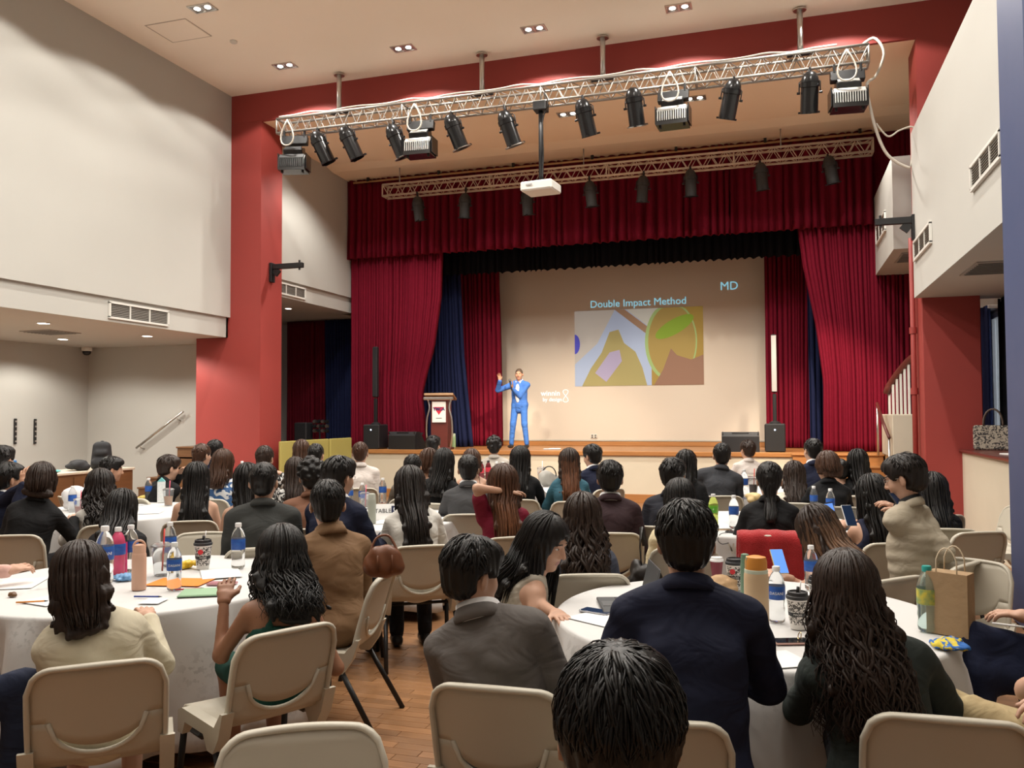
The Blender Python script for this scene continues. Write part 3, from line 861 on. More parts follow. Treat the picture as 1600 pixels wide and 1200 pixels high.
patch('backdrop_cream', [(-W2, H2), (-W2, -.35), (-.9, .1), (-.5, H2)], (.62, .58, .52), .0015)
patch('backdrop_ochre', [(.3, -H2), (W2, -H2), (W2, H2), (.3, H2)], (.45, .30, .07), .0015)
patch('diagonal_bar', [(-.5, H2), (-.28, H2), (.3, .38), (.3, .2)], (.42, .26, .16), .002)
patch('pale_wedge', [(-.25, H2), (.55, H2), (.3, .4)], (.70, .70, .62), .002)
patch('blue_disc', clip(oval(-W2, .1, .12, .22)), (.10, .10, .62), .002)
patch('ring_outer', clip(oval(.72, .1, .56, .86, 40)), (.42, .58, .22), .003)
patch('ring_inner', clip(oval(.74, .1, .51, .80, 40)), (.46, .33, .10), .004)
patch('green_shape', clip(oval(.80, .42, .46, .16, 30, .5)), (.30, .46, .05), .005)
patch('brown_shape', [(.35, -H2), (.55, -.5), (.72, -.05), (.85, -.2), (1.15, -.3), (W2, -.2), (W2, -H2)], (.36, .20, .13), .006)
patch('mustard_shape', [(-1.25, -H2), (-1.05, -.45), (-.8, -.1), (-.62, .35), (-.42, .4), (-.3, .1), (-.05, -.1), (.1, -.45), (.2, -H2)], (.47, .40, .16), .003)
patch('lilac_shape', [(-.95, -.55), (-.62, -.1), (-.4, -.05), (-.35, -.3), (-.7, -.75)], (.50, .44, .62), .004)

# ================================================================== STAGE FURNITURE
def speaker_column(x, y, label_c, lit, h=3.08):
    e = empty('column_loudspeaker', (x, y, STG), 0, label_c, 'loudspeaker', 'column loudspeakers on the stage')
    MB().box((0, 0, .26), (.36, .44, .5), None, .02).build('subwoofer', BLACKP, e)
    MB().box((0, -.223, .25), (.33, .006, .46)).build('sub_grille', GRILLE, e)
    MB().lathe([(.013, 0), (.013, .004), (0, .005)], 10, rotx(R_(90)), (0, -.226, .40)).build('power_light', mat('led_blue', (.6, .7, 1), .4, emit=((.6, .75, 1), 6)), e)
    MB().lathe([(.1, .51), (.1, .53), (.04, .56)], 14).build('socket', BLACKP, e, True)
    MB().box((0, 0, .8), (.07, .07, .5), None, .01).build('spacer', BLACK, e)
    MB().box((0, 0, h - STG - .53), (.1, .12, 1.06), None, .02).build('array', BLACKP, e)
    MB().box((0, -.062, h - STG - .53), (.088, .006, 1.02), None, .002).build('array_grille', mat('grille_lit_tone', (.5, .48, .46), .4, .6) if lit else GRILLE, e)  # stage light on the black grille is painted as a pale silver copy


speaker_column(-.11, 16.12, 'tall column loudspeaker with array coloured as lit beside the screen', True)
speaker_column(-8.05, 16.0, 'tall black column loudspeaker before the crimson curtain on lectern side', False)


def wedge(x, y, rz, label):
    e = empty('stage_monitor', (x, y, STG), rz, label, 'loudspeaker', 'wedge monitors on the stage')
    Mx = np.array([[0, 0, 1.], [1, 0, 0], [0, 1, 0]])
    b = MB().prism([(-.2, 0), (.2, 0), (.2, .1), (-.02, .36), (-.14, .36), (-.2, .28)], -.33, .33, Mx).build('cabinet', BLACKP, e)
    MB().box((0, .095, .235), (.52, .01, .3), rotx(-.87)).build('grille', GRILLE, e)
    MB().box((0, -.15, .33), (.3, .03, .05), rotx(.6), .01).build('handle', BLACK, e)
    for sx in (-.31, .31): MB().box((sx, -.165, .3), (.01, .03, .16), rotx(.6)).build('edge_strip', CANG, e)


wedge(-.72, 16.05, R_(4), 'black wedge monitor loudspeaker near the screen side column')
wedge(-7.36, 16.05, R_(-10), 'black wedge monitor loudspeaker next to the lectern')
le = empty('lectern', (-6.62, 16.05, STG), R_(12), 'maroon wooden lectern with steel side rails and a white sign', 'lectern')
MB().prism([(-.17, -.12), (.17, -.12), (.2, .16), (-.2, .16)], .03, 1.02).build('column', WOODMR, le)
MB().box((0, 0, .02), (.5, .42, .04), None, .01).build('base', WOODMR, le)
MB().box((0, .02, 1.07), (.60, .46, .05), rotx(-.22), .01).build('desk_top', mat('lectern_top', (.34, .2, .1), .4), le)
MB().box((0, -.21, 1.03), (.62, .04, .06), None, .015).build('front_edge', STEEL, le)
for sx in (-1, 1):
    MB().tube(smooth_pts([(sx * .22, -.1, .04), (sx * .26, -.12, .3), (sx * .25, -.13, .62), (sx * .2, -.12, .85), (sx * .24, -.1, 1.02)], 16), .02, 8).build('side_rail', STEEL, le, 'all')
sg = MB().box((0, -.155, .76), (.28, .006, .42), rotx(-.0)).build('sign', mat('sign_white', (.82, .80, .78), .5), le)
SIGNR = mat('sign_red', (.55, .02, .05), .5); SIGNB = mat('sign_navy', (.02, .025, .10), .5)
MB().prism([(-.11, .86), (.11, .86), (0, .70)], .1585, .1605, np.array([[1, 0, 0], [0, 0, -1], [0, 1, 0]])).build('triangle', SIGNR, sg)
tme = text_mesh('YMCA', .085, 'sign_letters', SIGNB, 'CENTER', .001, .004)
o = link(tme, 'sign_letters', sg, (0, -.163, .815)); o.rotation_euler = (R_(90), 0, 0)
MB().box((0, -.159, .635), (.12, .003, .012)).build('caption_line', CANG, sg)
ot = empty('wall_socket', (-3.96, 18.49, 1.16), 0, 'small twin socket plate at the foot of the screen', 'socket')
MB().box((0, -.006, 0), (.14, .012, .09), None, .003).build('plate', mat('plate', (.7, .66, .58), .5), ot)
for sx in (-.035, .035):
    for sz in (-.02, .02): MB().box((sx, -.013, sz), (.045, .004, .022)).build('outlet', BLACK, ot)
tag(MB().box((-4.35, 16.35, STG + .012), (.34, .2, .012), rotz(.2), .003).box((-4.3, 16.37, STG + .022), (.2, .15, .008), rotz(-.3), .002).build('paper_sheets', mat('paper', (.85, .84, .82), .7)), 'white papers lying on the stage near the speaker', 'paper')
lr = empty('stage_light_rack', (-9.75, 16.4, .9), 0, 'black rack of small lamps behind the olive screen', 'stage light')
MB().box((-.25, 0, .3), (.3, .3, .6), None, .02).build('case', BLACKP, lr)
MB().cyl((.15, 0, 0), (.15, 0, .5), .02, n=8).build('stand', BLACK, lr)
for i in range(3):
    for j in range(4): MB().lathe([(.0, .01), (.035, .01), (.045, -.03), (.045, -.05)], 10, rotx(R_(90)), (.02 + j * .1, -.02, .42 + i * .1)).build('lamp', CANB if (i + j) % 2 else STEEL, lr, True)
# ================================================================== CHAIRS
CHP = mat('chair_beige', (.50, .455, .37), .42, spec=.4, var=(6, .25, (.45, .41, .33)))
CHR = mat('chair_rim', (.56, .52, .43), .38, spec=.4)


def make_chair():
    """moulded stacking chair; origin on the floor under the seat centre, front towards +y"""
    e = empty('stacking_chair', (0, 0, 0))
    W = .215
    NU = 25
    u = np.linspace(-1, 1, NU)
    # side profile of the back, z -> y
    def yb(z): return -.195 - .10 * ((z - .45) / .35) ** 1.15 if z > .45 else -.195 + .03 * (.45 - z) / .1
    def pt(uu, z, w=1.):
        return (uu * W * w, yb(z) - .028 * (1 - uu * uu) * min(1, max(0, (z - .40) / .12)), z)
    # upper panel: from the tongue's lower edge to the rounded top
    slot_hi = lambda uu: .600 - .095 * max(0, 1 - (uu / .72) ** 2) ** .5 if abs(uu) < .72 else .600
    slot_lo = lambda uu: .600 - .128 * max(0, 1 - (uu / .72) ** 2) ** .5 if abs(uu) < .72 else .600
    def top(uu): return .79 - .085 * (1 - (max(0, 1 - max(0, (abs(uu) - .62) / .38) ** 2)) ** .5) + .006 * (1 - uu * uu)
    rows = 9
    P = np.array([[pt(x, slot_hi(x) + (top(x) - slot_hi(x)) * k / (rows - 1)) for x in u] for k in range(rows)])
    b = MB().grid(P)
    # lower scoop into the seat, the seat and its rolled front
    path = []
    for k in range(6): path.append(('b', k / 5))
    Q = []
    for k in range(6):
        t = k / 5
        Q.append([pt(x, slot_lo(x) + (.455 - slot_lo(x)) * t) for x in u])
    for k in range(1, 5):
        a = k / 4 * math.pi / 2
        Q.append([(x * W, -.195 - .0 + .04 * math.sin(a) - .028 * (1 - x * x) * .45 * (1 - k / 4) - 0, .455 - .03 * (1 - math.cos(a)) - .006 * (1 - x * x)) for x in u])
    for k in range(1, 7):
        t = k / 6
        Q.append([(x * W * (1 + .02 * t), -.155 + .335 * t, .425 - .012 * math.sin(t * math.pi) * (1 - x * x) - .006 * (1 - x * x) + .006 * t) for x in u])
    for k in range(1, 4):
        a = k / 3 * math.pi / 2
        Q.append([(x * W * 1.02, .18 + .03 * math.sin(a), .431 - .03 * (1 - math.cos(a)) - .006 * (1 - x * x)) for x in u])
    so = MB().grid(np.array(Q)).build('seat', CHP, e, 'all')
    md = so.modifiers.new('thickness', 'SOLIDIFY'); md.thickness = .011; md.offset = 0
    bo = b.build('backrest', CHP, e, 'all')
    md = bo.modifiers.new('thickness', 'SOLIDIFY'); md.thickness = .011; md.offset = 0
    # turned-back rim round the back's outline
    out = [pt(-1, .47 + .13 * k / 4) for k in range(4)] + [pt(-1, .60 + (top(-1) - .60) * k / 4) for k in range(4)] + [pt(x, top(x)) for x in u] + [pt(1, .60 + (top(1) - .60) * k / 4) for k in range(3, -1, -1)] + [pt(1, .47 + .13 * k / 4) for k in range(3, -1, -1)]
    out = np.array(out)
    rim = MB()
    nr = []
    for i, p in enumerate(out):
        c = np.array([0, p[1], .62]); d = p - c; d[1] = 0; d /= np.linalg.norm(d)
        nr.append([p + d * .000 + (0, .010, 0), p + d * .012 + (0, .006, 0), p + d * .014 + (0, -.014, 0), p + d * .008 + (0, -.024, 0), p - d * .004 + (0, -.022, 0), p - d * .006 + (0, 0, 0)])
    rim.grid(np.array(nr), True)
    rim.build('rim', CHR, e, 'all')
    # lip along the hand slot
    xs = np.linspace(-.72, .72, 17)
    MB().tube([np.array(pt(x, slot_lo(x))) + (0, -.006, 0) for x in xs], .009, 6).build('slot_lip', CHR, e, 'all')
    # moulded side brackets that take the legs
    for s in (-1, 1):
        Mx = np.array([[0, 0, 1.], [1, 0, 0], [0, 1, 0]])
        x0, x1 = (W * .93, W + .035) if s > 0 else (-W - .035, -W * .93)
        MB().prism([(-.215, .50), (-.16, .435), (.15, .437), (.19, .42), (.19, .33), (.145, .33), (.12, .385), (-.06, .385), (-.1, .33), (-.15, .33), (-.2, .40), (-.235, .50)], x0, x1, Mx).build('side_bracket', CHR, e, True)
        MB().box((s * (W + .012), .02, .365), (.05, .11, .035), None, .015).build('link_clip', BLACK, e)
        xx = s * (W + .015)
        MB().tube([(xx, .165, .36), (xx + s * .015, .22, 0)], .0145, 8).build('leg', BLACK, e, 'all')
        MB().tube([(xx, -.125, .36), (xx + s * .02, -.33, 0)], .0145, 8).build('leg', BLACK, e, 'all')
    MB().tube([(-W - .01, .05, .355), (W + .01, .05, .355)], .011, 6).build('cross_bar', BLACK, e, 'all')
    return e


CHAIR0 = make_chair()
_chair_first = [True]


def chair(x, y, rz, label, group='beige stacking chairs round the tables'):
    if _chair_first[0]:
        c = CHAIR0; _chair_first[0] = False
    else: c = copy_tree(CHAIR0)
    c.location = (float(x), float(y), 0.003); c.rotation_euler = (0, 0, rz)
    return tag(c, label, 'chair', group)


# ================================================================== TABLES
def cloth_mat():
    m = mat('damask_white', (.78, .77, .74), .75, sheen=.2)
    nt = m.node_tree; b = nt.nodes['Principled BSDF']
    tc = nt.nodes.new('ShaderNodeTexCoord')
    vo = nt.nodes.new('ShaderNodeTexVoronoi'); vo.inputs['Scale'].default_value = 4.2
    no = nt.nodes.new('ShaderNodeTexNoise'); no.inputs['Scale'].default_value = 38; no.inputs['Detail'].default_value = 3
    nt.links.new(tc.outputs['Object'], vo.inputs['Vector']); nt.links.new(tc.outputs['Object'], no.inputs['Vector'])
    r1 = nt.nodes.new('ShaderNodeMapRange'); r1.inputs[1].default_value = .10; r1.inputs[2].default_value = .45; r1.inputs[3].default_value = 1; r1.inputs[4].default_value = 0
    nt.links.new(vo.outputs['Distance'], r1.inputs[0])
    r2 = nt.nodes.new('ShaderNodeMapRange'); r2.inputs[1].default_value = .52; r2.inputs[2].default_value = .56
    nt.links.new(no.outputs['Fac'], r2.inputs[0])
    mu = nt.nodes.new('ShaderNodeMath'); mu.operation = 'MULTIPLY'
    nt.links.new(r1.outputs[0], mu.inputs[0]); nt.links.new(r2.outputs[0], mu.inputs[1])
    mr = nt.nodes.new('ShaderNodeMapRange'); mr.inputs[3].default_value = .72; mr.inputs[4].default_value = .3
    nt.links.new(mu.outputs[0], mr.inputs[0]); nt.links.new(mr.outputs[0], b.inputs['Roughness'])
    mx = nt.nodes.new('ShaderNodeMix'); mx.data_type = 'RGBA'
    mx.inputs[6].default_value = (.64, .635, .625, 1); mx.inputs[7].default_value = (.50, .495, .485, 1)
    nt.links.new(mu.outputs[0], mx.inputs[0]); nt.links.new(mx.outputs[2], b.inputs['Base Color'])
    return m


DAMASK = cloth_mat()
TBL_R = .86
TBL_Z = .745
TABLES = {}


def table(key, x, y, desc, seed, folds=13):
    rng = np.random.RandomState(seed)
    e = empty('round_table', (x, y, 0), 0, 'table under ' + desc, 'table', 'round banquet tables')
    MB().lathe([(0, .715), (TBL_R - .01, .715), (TBL_R, .722), (TBL_R, .734), (TBL_R - .01, .74), (0, .74)], 40).build('tabletop', WOODDK, e, True)
    for k in range(4):
        a = k * math.pi / 2 + .4
        MB().tube([(.5 * math.cos(a), .5 * math.sin(a), .715), (.56 * math.cos(a), .56 * math.sin(a), 0)], .016, 8).build('leg', BLACK, e, 'all')
    n = folds * 12
    a = np.linspace(0, 2 * math.pi, n, endpoint=False)
    ph = folds * a + .9 * np.sin(a * 3 + seed) + .5 * np.sin(a * 5 + 2 * seed)
    am = 1 + .5 * np.sin(a * 4 + seed * 1.7)
    rows = []
    for r in (.02, .3, .6, .8): rows.append(np.c_[r * np.cos(a), r * np.sin(a), np.full(n, TBL_Z)])
    for t in (0, .25, .6, 1):
        b = t * math.pi / 2
        rr = TBL_R - .012 + .018 * math.sin(b)
        rows.append(np.c_[rr * np.cos(a), rr * np.sin(a), np.full(n, TBL_Z - .018 * (1 - math.cos(b)))])
    hem = .07 + .025 * np.sin(a * 4 + seed)
    for k in range(1, 12):
        t = k / 11
        w = np.cos(ph)
        rr = TBL_R + .006 + t ** .55 * (.045 + .085 * am * np.sign(w) * np.abs(w) ** .8)
        rr = np.maximum(rr, TBL_R - .06 * t)
        rows.append(np.c_[rr * np.cos(a + .02 * np.sin(ph) * t), rr * np.sin(a + .02 * np.sin(ph) * t), TBL_Z - .018 + (hem - TBL_Z + .018) * t])
    o = MB().grid(np.array(rows), True).build('tablecloth', DAMASK, None, 'all', (x, y, 0))
    md = o.modifiers.new('thickness', 'SOLIDIFY'); md.thickness = .003; md.offset = 1
    tag(o, desc, 'tablecloth', 'white damask tablecloths')
    TABLES[key] = (x, y)


table('T1', -.16, 4.0, 'the white damask cloth beside the navy suited man and the tan flask', 1)
table('T2', -.25, 7.32, 'the white cloth behind the red towel, green tea bottle on it', 2)
table('T3', -.45, 10.7, 'the white cloth close to the stage steps, iced coffee on it', 3)
table('T4', -3.38, 3.88, 'the white damask cloth with orange sheet and green tablet', 4)
table('T5', -3.54, 6.8, 'the white cloth carrying the table number card', 5)
table('T6', -3.4, 10.4, 'the white cloth in front of the stage below the speaker', 6)
table('T7', -6.1, 6.65, 'the white cloth with the milk carton and plastic bag', 7)
table('T8', -6.45, 10.1, 'the white cloth near the red pillar foot', 8)
# ================================================================== ORGANIC SURFACES (signed distance fields meshed by surface nets)
class Field:
    def __init__(s): s.p = []

    def cap(s, a, b, ra, rb=None, k=.03, sub=False, flat=None):
        """tapered capsule; flat=(unit axis, factor): the section is widened factor times along the axis"""
        s.p.append(('c', np.array(a, float), np.array(b, float), ra, ra if rb is None else rb, k, sub, flat)); return s

    def ell(s, c, r, M=None, k=.03, sub=False):
        s.p.append(('e', np.array(c, float), np.array(r, float), None if M is None else np.array(M), 0, k, sub, None)); return s

    def bounds(s):
        lo, hi = np.full(3, 9e9), np.full(3, -9e9)
        for q in s.p:
            if q[6]: continue
            l, h = s.pb(q); lo = np.minimum(lo, l); hi = np.maximum(hi, h)
        return lo, hi

    def pb(s, q):
        if q[0] == 'c':
            r = max(q[3], q[4])
            rr = np.full(3, r)
            if q[7]: rr = r * (1 + np.abs(q[7][0]) * (q[7][1] - 1))
            return np.minimum(q[1], q[2]) - rr, np.maximum(q[1], q[2]) + rr
        R = q[2] if q[3] is None else np.sqrt(((q[3] * q[2]) ** 2).sum(1))
        return q[1] - R, q[1] + R

    def eval_grid(s, lo, h, n):
        D = np.full(n, .2, np.float32)
        ax = [lo[i] + h * np.arange(n[i]) for i in range(3)]
        for q in s.p:
            l, hh = s.pb(q)
            m = q[5] + 2.2 * h + .01
            i0 = np.maximum(0, np.floor((l - m - lo) / h).astype(int)); i1 = np.minimum(n, np.ceil((hh + m - lo) / h).astype(int) + 1)
            if (i1 <= i0).any(): continue
            x = ax[0][i0[0]:i1[0]][:, None, None]; y = ax[1][i0[1]:i1[1]][None, :, None]; z = ax[2][i0[2]:i1[2]][None, None, :]
            if q[0] == 'c':
                a, b = q[1], q[2]; ba = b - a; L2 = ba @ ba + 1e-12
                px, py, pz = x - a[0], y - a[1], z - a[2]
                if q[7]:
                    e, f = q[7]
                    e = np.asarray(e)
                    pe = px * e[0] + py * e[1] + pz * e[2]
                    be = ba @ e
                    g = (1 / f - 1)
                    px = px + pe * g * e[0]; py = py + pe * g * e[1]; pz = pz + pe * g * e[2]
                    ba = ba + e * be * g; L2 = ba @ ba + 1e-12
                t = np.clip((px * ba[0] + py * ba[1] + pz * ba[2]) / L2, 0, 1)
                d = np.sqrt((px - t * ba[0]) ** 2 + (py - t * ba[1]) ** 2 + (pz - t * ba[2]) ** 2) - (q[3] + (q[4] - q[3]) * t)
            else:
                px, py, pz = x - q[1][0], y - q[1][1], z - q[1][2]
                if q[3] is not None:
                    M = q[3]
                    px, py, pz = (px * M[0, 0] + py * M[1, 0] + pz * M[2, 0], px * M[0, 1] + py * M[1, 1] + pz * M[2, 1], px * M[0, 2] + py * M[1, 2] + pz * M[2, 2])
                r = q[2]
                k0 = np.sqrt((px / r[0]) ** 2 + (py / r[1]) ** 2 + (pz / r[2]) ** 2)
                k1 = np.sqrt((px / r[0] ** 2) ** 2 + (py / r[1] ** 2) ** 2 + (pz / r[2] ** 2) ** 2) + 1e-9
                d = k0 * (k0 - 1) / k1
            S = D[i0[0]:i1[0], i0[1]:i1[1], i0[2]:i1[2]]
            k = q[5]
            if q[6]:
                d = -d
                hh_ = np.maximum(k - np.abs(S - d), 0) / k
                S[...] = np.maximum(S, d) + hh_ * hh_ * k * .25
            else:
                hh_ = np.maximum(k - np.abs(S - d), 0) / k
                S[...] = np.minimum(S, d) - hh_ * hh_ * k * .25
        return D, ax

    def mesh(s, h, fn=None, lo=None, hi=None):
        l, u = s.bounds()
        if lo is not None: l = np.maximum(l, lo)
        if hi is not None: u = np.minimum(u, hi)
        l = l - 2.5 * h - .012; u = u + 2.5 * h + .012
        n = np.ceil((u - l) / h).astype(int) + 1
        D, ax = s.eval_grid(l, h, n)
        if fn is not None: D = fn(D, ax[0][:, None, None], ax[1][None, :, None], ax[2][None, None, :]).astype(np.float32)
        D[0] = D[-1] = .1; D[:, 0] = D[:, -1] = .1; D[:, :, 0] = D[:, :, -1] = .1
        return nets(D, l, h)


def nets(D, lo, h):
    n = np.array(D.shape)
    S = D < 0
    c = n - 1
    cnt = np.zeros(c, np.int8)
    for dx in (0, 1):
        for dy in (0, 1):
            for dz in (0, 1): cnt += S[dx:dx + c[0], dy:dy + c[1], dz:dz + c[2]]
    act = (cnt > 0) & (cnt < 8)
    I = np.argwhere(act)
    if not len(I): return np.zeros((0, 3)), np.zeros((0, 4), int)
    idx = np.full(c, -1, np.int32); idx[act] = np.arange(len(I))
    acc = np.zeros((len(I), 3), np.float32); num = np.zeros(len(I), np.float32)
    corners = [(a, b, e) for a in (0, 1) for b in (0, 1) for e in (0, 1)]
    for a in corners:
        for ax_ in range(3):
            if a[ax_]: continue
            b = list(a); b[ax_] = 1
            va = D[I[:, 0] + a[0], I[:, 1] + a[1], I[:, 2] + a[2]]; vb = D[I[:, 0] + b[0], I[:, 1] + b[1], I[:, 2] + b[2]]
            cr = (va < 0) != (vb < 0)
            t = np.where(cr, va / np.where(cr, va - vb, 1), 0)
            p = np.array(a, np.float32)[None] + t[:, None] * (np.eye(3, dtype=np.float32)[ax_])[None]
            acc += p * cr[:, None]; num += cr
    V = (I + acc / num[:, None]) * h + lo
    Q = []
    for ax_ in range(3):
        b1, b2 = (ax_ + 1) % 3, (ax_ + 2) % 3
        sl0 = [slice(1, -1)] * 3; sl1 = [slice(1, -1)] * 3
        sl0[ax_] = slice(0, -1); sl1[ax_] = slice(1, None)
        s0, s1 = S[tuple(sl0)], S[tuple(sl1)]
        E = np.argwhere(s0 != s1)
        if not len(E): continue
        neg = s0[tuple(E.T)]
        off = np.ones(3, int); off[ax_] = 0
        E = E + off
        def cell(d1, d2):
            q = E.copy(); q[:, b1] -= d1; q[:, b2] -= d2
            return idx[tuple(q.T)]
        q = np.stack([cell(1, 1), cell(0, 1), cell(0, 0), cell(1, 0)], 1)
        q[~neg] = q[~neg][:, ::-1]
        Q.append(q)
    Q = np.concatenate(Q)
    return V, Q[(Q >= 0).all(1)]


def relax(V, Q, it=2, f=.5):
    """a little Laplacian smoothing of a quad mesh"""
    n = len(V)
    e = np.concatenate([Q[:, [0, 1]], Q[:, [1, 2]], Q[:, [2, 3]], Q[:, [3, 0]]])
    for _ in range(it):
        acc = np.zeros_like(V); c = np.bincount(e[:, 0], minlength=n) + np.bincount(e[:, 1], minlength=n)
        for k in range(3):
            acc[:, k] = np.bincount(e[:, 0], V[e[:, 1], k], n) + np.bincount(e[:, 1], V[e[:, 0], k], n)
        V = V + f * (acc / np.maximum(c, 1)[:, None] - V)
    return V


def vnoise(p, seed=0):
    """cheap smooth noise from summed sines, about -1..1"""
    r = np.random.RandomState(seed)
    o = 0
    for k in range(5):
        d = r.normal(size=3); d /= np.linalg.norm(d)
        o = o + np.sin(p @ (d * (1 + .5 * k)) + r.uniform(0, 6)) / 5
    return o
# ================================================================== PEOPLE
SKIN = {'light': mat('skin_light', (.56, .335, .235), .5, spec=.4, var=(12, .4, (.50, .28, .19))),
        'mid': mat('skin_mid', (.46, .255, .165), .5, spec=.4, var=(12, .4, (.40, .21, .13))),
        'tan': mat('skin_tan', (.30, .145, .085), .5, spec=.4, var=(12, .4, (.25, .115, .065)))}
LIPS = mat('lips', (.40, .17, .14), .4)
EYEW = mat('eye_white', (.75, .72, .68), .2)
IRIS = mat('eye_iris', (.02, .012, .008), .1)
SHOE = mat('shoe_black', (.012, .011, .011), .35)
HAIRC = {}


def hair_mat(name, col):
    if name not in HAIRC:
        HAIRC[name] = mat('hair_' + name, col, .42, spec=.35, var=(60, .8, tuple(c * .55 for c in col)), stretch=(1, 1, .12), bump=(140, .25, .004), aniso=.4)
    return HAIRC[name]


HC = {'black': (.010, .0085, .008), 'soft': (.018, .013, .011), 'dark': (.030, .017, .012), 'brown': (.065, .030, .017), 'auburn': (.15, .058, .026), 'ombre': (.19, .10, .055), 'buzz': (.10, .07, .05)}


def unit(v): return v / (np.linalg.norm(v) + 1e-12)


def ik(S, T, a, b, pole):
    d = T - S; L = np.linalg.norm(d)
    if L > (a + b) * .995: T = S + d * ((a + b) * .995 / L); d = T - S; L = np.linalg.norm(d)
    if L < abs(a - b) + .06: L = abs(a - b) + .06
    u = unit(d); x = (a * a - b * b + L * L) / (2 * L)
    hh = math.sqrt(max(a * a - x * x, 0))
    p = pole - u * (pole @ u)
    return S + u * x + unit(p) * hh, T


def hand_field(F, W, fwd, pn, side, curl=.5, s=1., thumb_out=.5):
    """hand rooted at wrist W; fwd along the fingers, pn palm normal (fingers curl towards it), side: towards the thumb"""
    k = .010
    Pm = W + fwd * .045 * s
    F.cap(W + fwd * .0, W + fwd * .03 * s, .025 * s, .026 * s, .015, flat=(side, 1.25))
    F.cap(Pm, W + fwd * .078 * s, .0145 * s, .0135 * s, .012, flat=(side, 2.7))
    for i, (off, ln) in enumerate(((.030, .070), (.010, .078), (-.011, .073), (-.030, .058))):
        b = W + fwd * (.085 - .004 * abs(i - 1.2)) * s + side * off * s
        p = b; d = fwd + side * (off * 2.2)
        ang = curl * (.55 + .12 * i)
        for j, fr in enumerate((.45, .32, .27)):
            an = ang * (j + .5)
            dd = unit(unit(d) * math.cos(an) + pn * math.sin(an))
            q = p + dd * ln * fr * s
            F.cap(p, q, (.0092 - .0009 * j) * s, (.0085 - .0009 * j) * s, .004)
            p = q
    b = W + fwd * .025 * s + side * .026 * s
    d1 = unit(fwd * (1 - .4 * thumb_out) + side * (.35 + .8 * thumb_out) + pn * .25)
    q = b + d1 * .042 * s
    F.cap(b, q, .0135 * s, .0115 * s, .012)
    d2 = unit(fwd + side * .5 * thumb_out + pn * .35 * curl)
    F.cap(q, q + d2 * .034 * s, .0108 * s, .009 * s, .006)


def head_field(F, Hc, Hf, sex, hs):
    def P(x, y, z): return Hc + Hf @ (np.array([x, y, z]) * hs)
    f = 1 if sex == 'm' else .94
    E = lambda c, r, k=.02, sub=False: F.ell(P(*c), np.array(r) * hs, Hf, k, sub)
    E((0, -.014, .030), (.074 * f, .094, .088))
    E((0, .022, -.030), (.062 * f, .070, .080), .03)
    E((0, .034, -.078), (.046 * f, .044, .034), .03)
    F.ell(P(0, .070, -.094), np.array((.020, .016, .016)) * hs, Hf, .02)
    for s in (-1, 1):
        E((s * .040 * f, .052, -.028), (.026, .026, .026), .03)
        E((s * .030 * f, .094, .010), (.017, .012, .011), .014, True)
        F.ell(P(s * .081 * f, -.010, -.010), np.array((.009, .019, .032)) * hs, Hf @ rotz(s * .5), .006)
    F.cap(P(-.034, .076, .030), P(.034, .076, .030), .011 * hs, None, .016)
    F.cap(P(0, .088, .012), P(0, .106, -.022), .0085 * hs, .0125 * hs, .012)
    for s in (-1, 1): F.ell(P(s * .012, .094, -.026), np.array((.008, .010, .008)) * hs, Hf, .006)
    F.cap(P(-.019, .083, -.054), P(.019, .083, -.054), .0062 * hs, None, .006)
    F.cap(P(-.015, .083, -.064), P(.015, .083, -.064), .0072 * hs, None, .006)
    return P


def ribbons(paths, normals, w, th, taper=.25):
    """paths [n, m, 3] -> closed lens-shaped locks"""
    n, m, _ = paths.shape
    t = np.gradient(paths, axis=1); t /= np.linalg.norm(t, axis=2, keepdims=True) + 1e-9
    s = np.cross(t, normals); s /= np.linalg.norm(s, axis=2, keepdims=True) + 1e-9
    nn = np.cross(s, t)
    prof = np.interp(np.linspace(0, 1, m), [0, .12, .7, 1], [.55, 1, .85, taper])[None, :, None]
    W = np.asarray(w).reshape(-1, 1, 1) * prof; T = np.asarray(th).reshape(-1, 1, 1) * prof
    ring = np.stack([paths + s * W, paths + nn * T, paths - s * W, paths - nn * T], 2)
    V = ring.reshape(-1, 3)
    b = (np.arange(n)[:, None] * m + np.arange(m - 1)[None]).reshape(-1) * 4
    Q = []
    for j in range(4):
        j2 = (j + 1) % 4
        Q.append(np.stack([b + j, b + j2, b + 4 + j2, b + 4 + j], 1))
    e0 = np.arange(n) * m * 4; e1 = e0 + (m - 1) * 4
    Q.append(np.stack([e0 + 3, e0 + 2, e0 + 1, e0], 1)); Q.append(np.stack([e1, e1 + 1, e1 + 2, e1 + 3], 1))
    return V, np.concatenate(Q)


